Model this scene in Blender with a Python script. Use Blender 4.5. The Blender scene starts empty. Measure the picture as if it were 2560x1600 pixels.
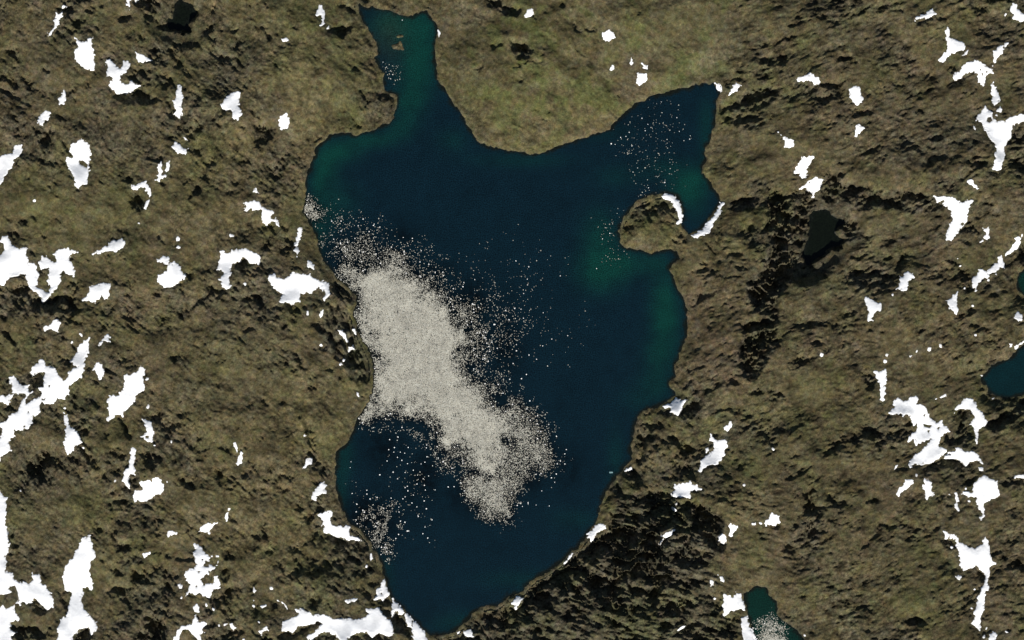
import bpy, math, random
import numpy as np

scene = bpy.context.scene
C = scene.collection

# ---- camera, sky, sun, exposure ----------------------------------------------------------------
ALT = 12000.0                       # metres above the lake; the frame shows 2560 m x 1600 m
cam_d = bpy.data.cameras.new('camera')
cam = bpy.data.objects.new('camera', cam_d); C.objects.link(cam)
cam.location = (0, 0, ALT)
cam_d.sensor_width = 36.0
cam_d.lens = 36.0 * ALT / 2560.0
cam_d.clip_start = 100.0; cam_d.clip_end = 90000.0
scene.camera = cam

SUN_EL = math.radians(35)
SUN_AZ = math.radians(180)          # due south: shadows fall north (up in the frame)
w = bpy.data.worlds.new('World'); scene.world = w; w.use_nodes = True
nt = w.node_tree; bg = nt.nodes['Background']
sky = nt.nodes.new('ShaderNodeTexSky'); sky.sky_type = 'NISHITA'; sky.sun_disc = False
sky.sun_elevation = SUN_EL; sky.sun_rotation = SUN_AZ
nt.links.new(sky.outputs[0], bg.inputs[0]); bg.inputs[1].default_value = 0.05
sun_d = bpy.data.lights.new('sun', 'SUN'); sun_d.energy = 5.0; sun_d.angle = math.radians(0.5); sun_d.color = (1.0, 0.965, 0.91)
sun = bpy.data.objects.new('sun', sun_d); C.objects.link(sun)
sun.rotation_euler = (math.radians(90) - SUN_EL, 0, 0)    # from the south, light travelling north
sun.location = (0, -3000, 3000)
scene.view_settings.view_transform = 'Standard'; scene.view_settings.look = 'None'
scene.view_settings.exposure = 0.45; scene.view_settings.gamma = 1.0
scene.view_settings.use_curve_mapping = False

random.seed(4); RNG = np.random.default_rng(11)
K = 640.0 / 2419.0
# ---- traced data -------------------------------------------------------------------------------
# Outlines are given per map tile: (column, row, points), 3.78 tile units to the metre, tiles 640 m x 400 m.
LAKE = [
 (1,0,[(975,20),(1010,55),(1060,65),(1100,50),(1140,80),(1200,95),(1270,100),(1330,125),(1380,150),(1440,155),(1500,130),(1560,115),(1620,120),(1660,160),(1700,210),(1715,280),(1710,350),(1690,400),(1685,480),(1690,560),(1705,640),(1710,720),(1740,790),(1790,850),(1830,920),(1870,985),(1930,1050),(1955,1110),(2000,1190),(2050,1270),(2100,1330),(2170,1375),(2280,1400),(2400,1418)]),
 (2,0,[(90,1435),(140,1455),(200,1460),(270,1440),(360,1410),(450,1375),(560,1345),(660,1300),(760,1270),(850,1240),(920,1210),(980,1150),(1060,1080),(1130,1015),(1210,960),(1310,910),(1420,885),(1500,855),(1600,845),(1680,830),(1740,800),(1820,785),(1900,775),(1945,830),(1960,890),(1935,960),(1925,1030),(1920,1120),(1915,1200),(1880,1280),(1870,1340),(1820,1390),(1815,1450),(1835,1500)]),
 (2,1,[(1820,20),(1800,60),(1795,130),(1835,170),(1865,220),(1880,270),(1925,310),(1960,350),(1975,390),(1935,460),(1890,530),(1840,600),(1780,660),(1700,705),(1660,700),(1640,680),(1620,640),(1600,600),(1612,550),(1612,490),(1595,420),(1565,365),(1520,330),(1460,310),(1400,325),(1340,335),(1280,340),(1240,365),(1180,400),(1120,450),(1080,510),(1040,570),(1015,620),(1005,680),(1020,720),(1040,740),(1035,780),(1055,815),(1100,840),(1170,850),(1220,850),(1300,875),(1380,860),(1440,845),(1500,845),(1550,860),(1570,900),(1580,930),(1550,955),(1510,985),(1495,1030),(1520,1090),(1545,1160),(1580,1230),(1620,1290),(1640,1370),(1660,1440),(1650,1500)]),
 (2,2,[(1645,60),(1660,120),(1640,190),(1600,250),(1580,310),(1570,370),(1540,420),(1545,470),(1555,530),(1500,570),(1485,610),(1520,660),(1545,710),(1510,740),(1440,790),(1350,830),(1290,830),(1220,880),(1190,940),(1160,1010),(1135,1100),(1125,1200),(1130,1270),(1140,1310),(1090,1360),(1050,1410),(990,1460),(960,1500)]),
 (2,3,[(930,60),(890,110),(860,170),(840,240),(825,310),(820,380),(780,430),(720,490),(680,560),(620,630),(540,690),(470,760),(390,830),(290,890),(200,940),(140,990),(95,1060),(0,1085)]),
 (1,3,[(2390,1095),(2340,1140),(2270,1190),(2180,1190),(2110,1230),(2040,1270),(1990,1320),(1940,1370),(1880,1430),(1800,1455),(1700,1465),(1650,1475),(1620,1460),(1570,1390),(1530,1350),(1470,1310),(1420,1250),(1350,1170),(1280,1110),(1245,1030),(1225,940),(1205,870),(1180,790),(1150,730),(1120,670),(1080,600),(1060,560),(1020,500),(980,460),(940,440),(890,420),(860,370),(820,280),(790,190),(760,90),(740,10)]),
 (1,2,[(755,1400),(765,1300),(765,1250),(830,1190),(880,1120),(910,1040),(950,970),(1010,870),(1070,780),(1095,680),(1110,600),(1112,480),(1105,380),(1060,290),(1020,200),(960,100),(940,10)]),
 (1,1,[(930,1490),(915,1430),(940,1370),(950,1290),(905,1240),(850,1180),(790,1140),(740,1080),(690,1020),(640,950),(600,880),(580,790),(570,710),(530,640),(500,570),(455,500),(450,460),(470,400),(470,320),(465,240),(475,180),(500,110),(515,50)]),
 (1,0,[(530,1505),(565,1470),(560,1390),(620,1350),(680,1310),(700,1275),(780,1270),(860,1245),(940,1285),(1010,1250),(1090,1240),(1170,1200),(1250,1160),(1290,1110),(1310,1040),(1335,980),(1330,910),(1300,885),(1240,870),(1200,860),(1210,800),(1200,730),(1215,690),(1170,650),(1150,590),(1120,545),(1150,510),(1150,440),(1130,390),(1100,360),(1080,320),(1050,300),(1050,260),(1010,210),(980,130),(975,60)]),
]
PONDS = [
 ((3,2,[(2419,225),(2350,290),(2280,360),(2200,400),(2110,430),(2050,490),(2020,560),(2060,620),(2080,680),(2160,720),(2250,745),(2350,715),(2419,705),(2700,720),(2900,450),(2700,60)]),'deep'),
 ((3,1,[(2419,1040),(2370,1060),(2345,1120),(2345,1200),(2380,1250),(2419,1280),(2600,1270),(2600,1050)]),'teal'),
 ((2,3,[(2210,1060),(2280,1020),(2400,1010),(2430,1080),(2490,1150),(2510,1240),(2540,1310),(2620,1370),(2690,1430),(2750,1500),(2800,1600),(2760,1800),(2450,1800),(2340,1600),(2300,1512),(2260,1400),(2240,1300),(2210,1240),(2205,1180),(2190,1100)]),'teal'),
 ((0,0,[(1690,-10),(1760,30),(1840,110),(1820,170),(1770,210),(1780,290),(1740,290),(1670,270),(1600,250),(1600,210),(1640,110),(1670,20)]),'dark'),
 ((3,1,[(420,490),(500,465),(580,480),(640,540),(720,590),(670,650),(660,700),(730,770),(650,820),(540,850),(480,920),(400,1000),(350,1010),(340,900),(360,800),(390,700),(400,600)]),'dark'),
]
# dark broken ground: how much of the area is cut by steep north faces (share), per outline
CLIFFS = [
 (0,0,.85,[(1040,830),(1110,905),(1280,870),(1350,830),(1370,900),(1550,950),(1480,1010),(1330,980),(1170,990),(1080,940)]),
 (0,0,.9,[(1450,260),(1600,200),(1620,300),(1500,310)]),(0,0,.9,[(1150,155),(1240,150),(1240,205),(1150,200)]),
 (0,0,.8,[(2080,290),(2260,270),(2230,320),(2110,320)]),(0,0,.8,[(2240,370),(2310,400),(2280,480),(2250,440)]),
 (0,0,.8,[(1450,600),(1580,570),(1590,650),(1530,620)]),(0,0,.8,[(1400,1100),(1600,1060),(1720,1140),(1560,1120)]),
 (0,0,.7,[(60,470),(130,470),(190,600),(140,560)]),(0,0,.7,[(0,840),(60,850),(200,940),(150,960),(40,900)]),
 (0,0,.7,[(190,710),(250,740),(330,900),(280,860)]),(0,0,.8,[(2020,1150),(2150,1040),(2100,1120)]),
 (0,0,.5,[(1270,40),(1500,0),(1680,0),(1600,120),(1400,100)]),(0,0,.35,[(1250,640),(1600,700),(1600,860),(1200,760)]),
 (0,0,.8,[(1880,360),(2010,240),(2010,290),(1920,350)]),
 (0,1,.8,[(1830,290),(1880,250),(1940,300),(1800,370)]),(0,1,.6,[(1240,340),(1340,320),(1380,430),(1330,520),(1280,480)]),
 (0,1,1.,[(190,590),(265,560),(265,630)]),(0,1,1.,[(290,520),(350,525),(355,575)]),(0,1,.9,[(1510,730),(1590,790),(1570,840)]),
 (0,1,1.,[(1790,1410),(1850,1340),(1990,1260),(1960,1310),(1860,1400),(1820,1430)]),
 (0,1,1.,[(2200,1020),(2310,930),(2370,1000),(2260,1040)]),(0,1,.9,[(2030,1220),(2150,1240),(2180,1270),(2070,1270)]),
 (0,1,.45,[(0,1200),(250,1200),(380,1320),(700,1250),(720,1450),(300,1512),(0,1512)]),
 (0,2,1.,[(20,90),(100,140),(190,210),(190,280),(110,230),(50,150)]),(0,2,1.,[(1150,930),(1190,960),(1240,1110),(1200,1080)]),
 (0,2,.8,[(1690,800),(1750,940),(1700,880)]),(0,2,.5,[(350,0),(390,0),(390,300),(350,250)]),
 (0,2,.85,[(2080,1200),(2150,1180),(2230,1290),(2180,1280)]),(0,2,1.,[(1345,790),(1375,800),(1370,850)]),
 (0,2,.9,[(2300,90),(2419,60),(2419,90),(2310,110)]),(0,2,.3,[(300,1150),(1200,1200),(1100,1400),(300,1400)]),
 (0,3,1.,[(1110,620),(1240,595),(1250,660),(1150,665)]),(0,3,.85,[(1120,770),(1350,700),(1380,790),(1280,790),(1210,810)]),
 (0,3,1.,[(1030,840),(1120,830),(1180,900),(1100,890)]),(0,3,.85,[(1040,1030),(1230,1010),(1250,1150),(1240,1240),(1150,1100)]),
 (0,3,.9,[(1290,1420),(1460,1310),(1560,1370),(1610,1600),(1290,1600)]),(0,3,.6,[(240,1160),(360,1130),(480,1200),(400,1260),(300,1220)]),
 (0,3,.6,[(110,1380),(330,1400),(500,1460),(300,1512),(150,1600)]),(0,3,.9,[(720,1440),(840,1390),(880,1460),(720,1600)]),
 (0,3,.35,[(1240,850),(1620,850),(1640,1300),(1240,1320)]),(0,3,.9,[(920,745),(1000,745),(995,775)]),
 (0,3,1.,[(1440,690),(1520,665),(1660,735),(1850,745),(1850,765),(1650,755),(1500,690)]),(0,3,.8,[(1750,60),(1830,0),(1850,80)]),
 (0,3,.28,[(1950,1100),(2419,950),(2419,1512),(1950,1512)]),
 (1,0,.6,[(800,50),(860,20),(960,120),(900,120),(850,80)]),(1,0,1.,[(650,290),(780,270),(820,235),(900,235),(905,300),(850,300),(820,370),(780,310),(680,320)]),
 (1,0,.8,[(970,0),(1050,0),(1040,50),(990,60)]),(1,0,.9,[(2170,0),(2310,20),(2290,90),(2190,80)]),(1,0,1.,[(2310,110),(2360,80),(2500,100),(2460,160),(2340,155)]),
 (1,0,.7,[(0,1200),(170,1220),(180,1300),(40,1380),(60,1430),(0,1400)]),(1,0,.8,[(880,670),(960,640),(1010,665)]),
 (1,0,.3,[(850,880),(1250,880),(1300,1050),(1000,1050)]),(1,0,.8,[(2230,440),(2320,420),(2330,440),(2240,460)]),(1,0,.7,[(2050,660),(2120,640),(2110,670)]),
 (1,1,.5,[(620,920),(800,1130),(930,1290),(900,1400),(800,1512),(640,1512),(700,1380),(820,1350),(760,1250),(720,1100)]),
 (1,1,.85,[(730,1160),(790,1180),(780,1300),(740,1260)]),(1,1,.85,[(870,1180),(940,1290),(930,1370),(860,1340)]),(1,1,.3,[(60,640),(360,640),(360,900),(60,900)]),(1,1,.3,[(0,1380),(900,1380),(900,1512),(0,1512)]),
 (1,2,.55,[(500,40),(700,0),(900,0),(1000,200),(1060,300),(1100,440),(1080,560),(1020,600),(900,560),(830,420),(700,300),(660,200),(560,60)]),
 (1,2,1.,[(620,465),(730,470),(735,495),(640,490)]),(1,2,.9,[(550,280),(660,250),(670,300)]),(1,2,.9,[(260,20),(310,40),(310,80),(260,70)]),
 (1,2,.85,[(1000,260),(1100,430),(1080,480),(1010,440)]),(1,2,.85,[(700,170),(770,180),(860,220),(760,240)]),
 (1,3,.7,[(860,580),(1000,580),(1070,640),(980,720),(860,620),(740,600)]),(1,3,1.,[(630,510),(790,562),(850,580),(740,590)]),
 (1,3,.8,[(930,870),(1050,840),(1130,850),(1110,890),(950,910)]),(1,3,.7,[(150,1140),(220,1170),(280,1200),(160,1210)]),
 (1,3,1.,[(1270,1310),(1310,1245),(1360,1310),(1380,1262),(1410,1300),(1420,1380),(1475,1420),(1475,1560),(1420,1470),(1300,1420)]),
 (1,3,.5,[(560,1470),(700,1430),(780,1500),(850,1600),(560,1600)]),(1,3,.6,[(250,1440),(380,1450),(560,1340),(640,1330),(500,1400),(420,1440),(300,1512)]),
 (1,3,.5,[(940,1450),(1160,1460),(1300,1480),(1400,1600),(900,1600)]),(1,3,.7,[(1190,1240),(1280,1230),(1275,1310),(1210,1290)]),(1,3,.35,[(80,1430),(240,1460),(240,1600),(80,1600)]),
 (1,3,.4,[(1900,1450),(2050,1320),(2200,1220),(2419,1160),(2419,1600),(1700,1600)]),(1,3,1.,[(950,760),(990,765),(990,800),(950,800)]),
 (1,3,.85,[(1150,1150),(1270,1110),(1280,1150),(1170,1170)]),
 (2,0,.9,[(0,410),(120,405),(190,480),(150,580),(60,560),(0,500)]),(2,0,.9,[(400,80),(480,40),(490,80)]),(2,0,.8,[(200,140),(260,200),(210,190)]),
 (2,0,.9,[(60,770),(90,770),(80,810),(55,810)]),(2,0,.9,[(280,640),(305,640),(300,665)]),(2,0,1.,[(1950,1030),(2150,960),(2250,870),(2419,850),(2419,920),(2250,990),(2000,1040)]),
 (2,0,.25,[(1950,1000),(2419,900),(2419,1300),(1950,1200)]),(2,0,.8,[(620,280),(680,270),(780,300),(680,295)]),(2,0,.8,[(600,480),(680,515),(650,525)]),
 (2,1,.9,[(1130,470),(1250,380),(1290,400),(1280,430),(1180,480)]),(2,1,.45,[(1080,490),(1330,470),(1500,400),(1560,480),(1330,580),(1080,560)]),
 (2,1,.7,[(2000,420),(2150,370),(2419,350),(2419,450),(2100,460),(2020,480)]),(2,1,.35,[(2180,660),(2419,600),(2419,900),(2180,850)]),
 (2,1,.7,[(2300,960),(2419,940),(2419,1000)]),(2,1,.85,[(2200,1150),(2340,1070),(2500,1000),(2500,1512),(2300,1420),(2230,1280)]),(2,1,.16,[(1600,700),(2200,700),(2200,1512),(1650,1512)]),
 (2,2,.6,[(2150,50),(2500,0),(2480,180),(2200,160)]),(2,2,.9,[(2180,180),(2450,170),(2400,400),(2270,590),(2190,540),(2140,420)]),
 (2,2,1.,[(1370,880),(1480,850),(1560,910),(1640,780),(1760,770),(1790,850),(1690,920),(1560,930)]),(2,2,.8,[(1400,1140),(1560,1140),(1610,1180),(1470,1185)]),
 (2,2,.9,[(1240,990),(1330,990),(1400,1025)]),(2,2,.22,[(1200,900),(1750,920),(1750,1512),(1200,1512)]),(2,2,.9,[(1100,1430),(1170,1440),(1200,1512),(1090,1512)]),
 (2,2,.16,[(1650,200),(2150,200),(2150,900),(1650,900)]),(2,2,.7,[(2190,680),(2360,650),(2350,690),(2210,710)]),
 (2,3,.50,[(100,1080),(480,790),(700,700),(900,480),(1000,130),(1500,150),(1800,280),(1950,600),(1850,820),(1700,900),(1700,1100),(1950,1050),(1960,1280),(1500,1300),(1100,1280),(600,1300),(100,1250)]),
 (2,3,.44,[(0,1250),(700,1250),(1000,1300),(1500,1280),(1950,1280),(2150,1300),(2100,1600),(0,1600)]),
 (2,3,1.,[(960,700),(1050,580),(1180,640),(1400,690),(1420,780),(1260,850),(1240,970),(1100,960),(960,900)]),
 (2,3,1.,[(1690,380),(1740,300),(1880,305),(1990,370),(2000,440),(1940,520),(1930,640),(1880,640),(1800,560),(1740,460)]),
 (2,3,.95,[(680,640),(830,530),(920,470),(1000,490),(1010,650),(900,700),(700,710),(560,790),(470,820),(450,790),(560,720)]),
 (2,3,.9,[(1400,160),(1460,150),(1510,260),(1560,330),(1450,300)]),(2,3,.95,[(1250,900),(1500,920),(1650,960),(1500,1000),(1260,970)]),
 (2,3,.9,[(1530,650),(1640,620),(1660,720),(1800,740),(1800,800),(1680,840),(1570,800)]),(2,3,.9,[(720,1020),(800,990),(900,1050),(950,1180),(1060,1260),(1000,1300),(880,1200)]),
 (2,3,.95,[(620,1270),(720,1260),(780,1400),(700,1360)]),(2,3,.8,[(1460,1440),(1700,1380),(1700,1450),(1500,1490)]),(2,3,.9,[(1890,610),(2000,600),(2020,670),(1900,690)]),
 (2,3,.2,[(900,0),(1800,0),(1800,200),(900,150)]),
 (3,0,1.,[(0,850),(100,830),(80,940),(0,960)]),(3,0,.85,[(250,800),(400,830),(530,780),(710,820),(560,830),(420,850)]),(3,0,.4,[(100,880),(700,830),(700,940),(100,980)]),
 (3,0,.8,[(20,500),(200,360),(270,340),(150,440)]),(3,0,.9,[(530,1200),(700,1120),(610,1190)]),(3,0,.9,[(1380,220),(1560,170),(1660,190),(1480,220),(1390,250)]),
 (3,0,.9,[(1690,830),(1920,690),(1880,730),(1720,850)]),(3,0,.6,[(600,60),(680,30),(770,30),(700,50)]),(3,0,.9,[(2250,440),(2330,420),(2320,440)]),
 (3,0,.4,[(2150,0),(2419,0),(2419,60),(2150,60)]),(3,0,.35,[(400,30),(1200,0),(1250,120),(500,200)]),(3,0,.8,[(1830,930),(1950,850),(1940,880)]),(3,0,.8,[(1380,1050),(1480,1040),(1500,1080),(1400,1090)]),
 (3,0,.9,[(0,1240),(70,1240),(60,1280),(0,1290)]),
 (3,1,.62,[(0,370),(350,310),(600,130),(750,140),(650,200),(1000,280),(1300,310),(1600,350),(1650,480),(1300,500),(900,400),(760,480),(700,560),(0,500)]),
 (3,1,.9,[(830,400),(1000,350),(1200,370),(1100,440),(860,480)]),(3,1,.9,[(0,380),(250,400),(320,430),(300,480),(100,450),(0,430)]),
 (3,1,.62,[(0,500),(400,500),(340,1000),(500,950),(650,1030),(400,1080),(200,1150),(0,1250)]),(3,1,.85,[(700,1090),(900,1080),(1180,1090),(1000,1110),(870,1130)]),
 (3,1,.85,[(60,820),(200,800),(180,880),(80,880)]),(3,1,.95,[(1620,930),(1790,960),(1800,1000),(1680,970)]),(3,1,.9,[(2380,830),(2450,780),(2450,1000),(2400,1000)]),
 (3,1,.5,[(650,560),(800,600),(950,760),(760,800),(680,700)]),(3,1,.9,[(0,1080),(60,1100),(200,1200),(0,1260)]),(3,1,.22,[(700,900),(1300,900),(1200,1250),(700,1250)]),
 (3,2,.9,[(0,170),(110,190),(40,330),(0,300)]),(3,2,.8,[(0,640),(60,660),(160,730),(0,760)]),(3,2,.6,[(200,400),(440,350),(360,380),(230,430)]),(3,2,.7,[(500,50),(720,45),(720,65),(520,65)]),
 (3,2,1.,[(920,95),(1000,85),(1100,105),(1080,125),(930,110)]),(3,2,.9,[(620,1110),(720,1080),(700,1130)]),(3,2,.9,[(780,1180),(800,1080),(860,1070),(880,1150)]),
 (3,2,.55,[(370,1300),(650,1190),(720,1200),(500,1300)]),(3,2,.5,[(870,500),(980,510),(1000,620),(920,600)]),(3,2,.32,[(1060,880),(1300,890),(1380,1010),(1300,1250),(1000,1200),(880,1000)]),
 (3,2,.85,[(890,990),(1060,880),(1160,890),(1060,910),(920,1000)]),(3,2,.6,[(1780,1100),(1800,860),(1920,870),(1900,1000),(1960,1220),(1640,1160),(1680,1070)]),
 (3,2,.85,[(1990,1000),(2280,860),(2500,740),(2500,830),(2300,950),(2150,1080)]),(3,2,.6,[(1400,1420),(1530,1370),(1700,1310),(1820,1340),(1950,1350),(1960,1430)]),(3,2,.7,[(1180,1410),(1380,1390),(1300,1420)]),
 (3,2,.8,[(2060,1500),(2300,1480),(2300,1512)]),(3,2,.4,[(2280,0),(2419,0),(2419,100),(2300,90)]),(3,2,.9,[(2200,380),(2280,350),(2340,290),(2300,370)]),
 (3,3,.6,[(140,420),(480,400),(540,480),(340,620),(180,700),(130,640),(250,520)]),(3,3,.95,[(350,450),(440,440),(400,540),(280,560)]),(3,3,1.,[(900,190),(1000,170),(1090,175),(1090,205),(920,210)]),
 (3,3,.8,[(1090,430),(1300,440),(1600,450),(1620,470),(1200,460)]),(3,3,.7,[(1620,560),(1740,560),(1760,640),(1660,640)]),(3,3,.8,[(1190,1330),(1440,1300),(1480,1360),(1300,1340)]),
 (3,3,.8,[(2220,290),(2300,270),(2330,330)]),(3,3,.5,[(2150,0),(2450,0),(2450,50),(2200,60)]),(3,3,.18,[(450,100),(900,100),(900,450),(450,450)]),(3,3,.7,[(1960,840),(2040,900),(2010,960)]),
 (3,3,.85,[(560,180),(650,190),(700,290),(660,280)]),(3,3,.9,[(1480,180),(1580,140),(1740,130),(1600,170)]),(3,3,.8,[(2080,1020),(2230,985),(2200,1005)]),(3,3,.8,[(1760,1140),(1900,1080),(1850,1110)]),
]
# ice: outlines with density (share of water covered), edge softness in metres
ICE = [
 (1,1,.97,26,[(800,1050),(840,1010),(930,985),(1060,980),(1120,950),(1200,925),(1330,920),(1380,990),(1500,1060),(1580,1160),(1690,1270),(1800,1370),(1900,1460),(1980,1550),(2000,1680),(2000,1800),(1960,1950),(2050,2080),(2200,2250),(2330,2360),(2500,2500),(2620,2620),(2720,2780),(2700,2870),(2600,2830),(2470,2700),(2380,2700),(2370,2800),(2300,2880),(2250,3020),(2080,2950),(2000,2880),(1890,2770),(1780,2690),(1720,2600),(1660,2520),(1620,2440),(1500,2420),(1350,2400),(1180,2420),(1020,2480),(960,2450),(1060,2270),(1090,2180),(1105,2080),(1100,1900),(1050,1800),(950,1620),(930,1500),(950,1350),(930,1250),(850,1150)]),
 (1,1,.30,30,[(650,760),(720,720),(850,680),(900,740),(1010,650),(1090,690),(1150,780),(1300,850),(1420,930),(1560,1000),(1660,1080),(1300,1100),(800,1050),(700,900)]),
 (1,1,.10,30,[(750,540),(850,620),(1010,560),(1200,640),(1320,760),(1480,760),(1640,880),(1760,1000),(1880,1100),(1700,1200),(1000,900),(750,700)]),
 (1,1,.30,35,[(1600,1050),(1800,1150),(2000,1300),(2100,1400),(2200,1600),(2250,1750),(2150,1950),(2300,2100),(2450,2250),(2200,2250),(1980,2000),(1950,1700),(1900,1500),(1700,1300)]),
 (2,1,.11,50,[(-350,1250),(-200,1180),(0,1230),(60,1400),(100,1512),(80,1800),(-50,1920),(-200,1900),(-350,1700)]),
 (2,1,.022,60,[(-500,950),(-100,900),(150,1100),(350,1250),(400,1512),(560,1650),(350,1800),(150,1850),(0,1512),(-400,1200)]),
 (2,1,.006,60,[(-200,700),(300,800),(700,1000),(700,1400),(300,1500),(0,1200)]),
 (1,3,.72,18,[(1950,0),(2080,-80),(2350,-100),(2419,60),(2400,200),(2419,300),(2380,400),(2300,370),(2130,330),(2050,200)]),
 (1,3,.42,20,[(2150,-300),(2500,-300),(2600,-100),(2480,150),(2419,300),(2380,420),(2200,300)]),
 (2,2,.40,20,[(0,680),(100,760),(220,940),(350,1080),(410,1200),(450,1330),(380,1430),(250,1450),(100,1450),(0,1500),(-100,1300),(-100,800)]),
 (1,3,.26,18,[(980,380),(1060,280),(1150,190),(1250,190),(1350,300),(1350,400),(1300,560),(1260,700),(1160,700),(1090,600),(1060,520)]),
 (1,3,.02,35,[(900,100),(1100,80),(1350,-100),(1250,-480),(1350,-520),(1500,-480),(1650,-250),(1680,0),(1650,200),(1560,300),(1640,550),(1500,520),(1440,350),(1350,500),(1250,250),(1000,300)]),
 (1,2,.30,14,[(1160,960),(1300,970),(1400,1040),(1560,1040),(1660,1160),(1730,1280),(1850,1330),(1900,1400),(1740,1440),(1650,1250),(1560,1100),(1300,1060),(1100,1040)]),
 (1,1,.95,10,[(455,470),(510,370),(540,390),(570,450),(610,500),(600,540),(560,560),(520,540)]),
 (1,1,.12,14,[(520,350),(600,380),(680,460),(730,560),(700,590),(600,560),(590,620),(560,600)]),
 (2,0,.017,22,[(930,1240),(1080,1080),(1300,930),(1520,920),(1640,1030),(1660,1300),(1640,1512),(1540,1900),(1250,1850),(1100,1700),(1050,1500),(950,1400)]),
 (1,0,.10,10,[(1220,620),(1300,640),(1370,730),(1350,770),(1270,740)]),
 (2,1,.05,14,[(1200,380),(1310,220),(1400,240),(1390,320),(1300,330),(1240,330)]),
 (2,1,.03,20,[(750,600),(980,540),(980,700),(1060,880),(1060,1000),(900,980),(880,750)]),
 (2,3,.92,16,[(2330,1400),(2380,1320),(2440,1290),(2520,1380),(2600,1512),(2700,1700),(2600,1800),(2400,1700),(2330,1512)]),
]
# colour blobs: x, y, radius x, radius y in metres (east, south of the north-west corner), kind, weight
GREENS = [(960,60,50,40,.55),(1040,60,60,50,.9),(1050,130,50,60,1),(1040,200,45,60,.8),(1020,260,40,45,.75),(1000,320,40,30,.6),(930,350,60,22,.8),(860,375,45,30,.9),(815,410,35,45,1),(800,470,30,50,.7),(850,500,50,50,.4),(1000,60,40,30,.7),
 (1500,600,45,70,.8),(1500,680,60,50,1),(1560,660,60,35,.7),(1640,660,40,30,.5),(1660,740,35,60,.8),(1665,810,35,60,1),(1650,890,40,50,.7),(1640,960,40,40,.5),(1600,1000,50,40,.25),
 (1730,450,40,40,.7),(1700,480,40,40,.6),(1770,400,25,60,.5),(1765,300,20,60,.4),(1660,420,60,30,.4),(1740,500,30,50,.5),(1550,440,60,30,.3),
 (1150,1560,70,30,.35),(1300,1450,90,25,.3),(1440,1300,60,30,.25),(860,1130,25,60,.55),(850,1230,20,60,.5),(960,1440,25,60,.35),(1540,1150,25,80,.3),(1300,400,120,20,.35),(1500,330,80,25,.25),(800,560,40,50,.5),(790,620,20,50,.4),(1130,350,40,30,.35)]
DIMS = [(900,640,90,35,.8),(1060,690,90,40,.7),(1180,760,50,60,.8),(1260,860,50,90,.7),(1240,980,40,40,.6),(930,1290,70,60,.9),(960,1120,60,60,.6),(1060,1190,40,60,.8),(1180,1240,60,50,.8),(1310,1180,60,50,.8),(1420,1170,40,50,.5),(1000,590,60,30,.5),(1040,1230,40,70,.5),(1560,290,80,60,.25)]
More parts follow.
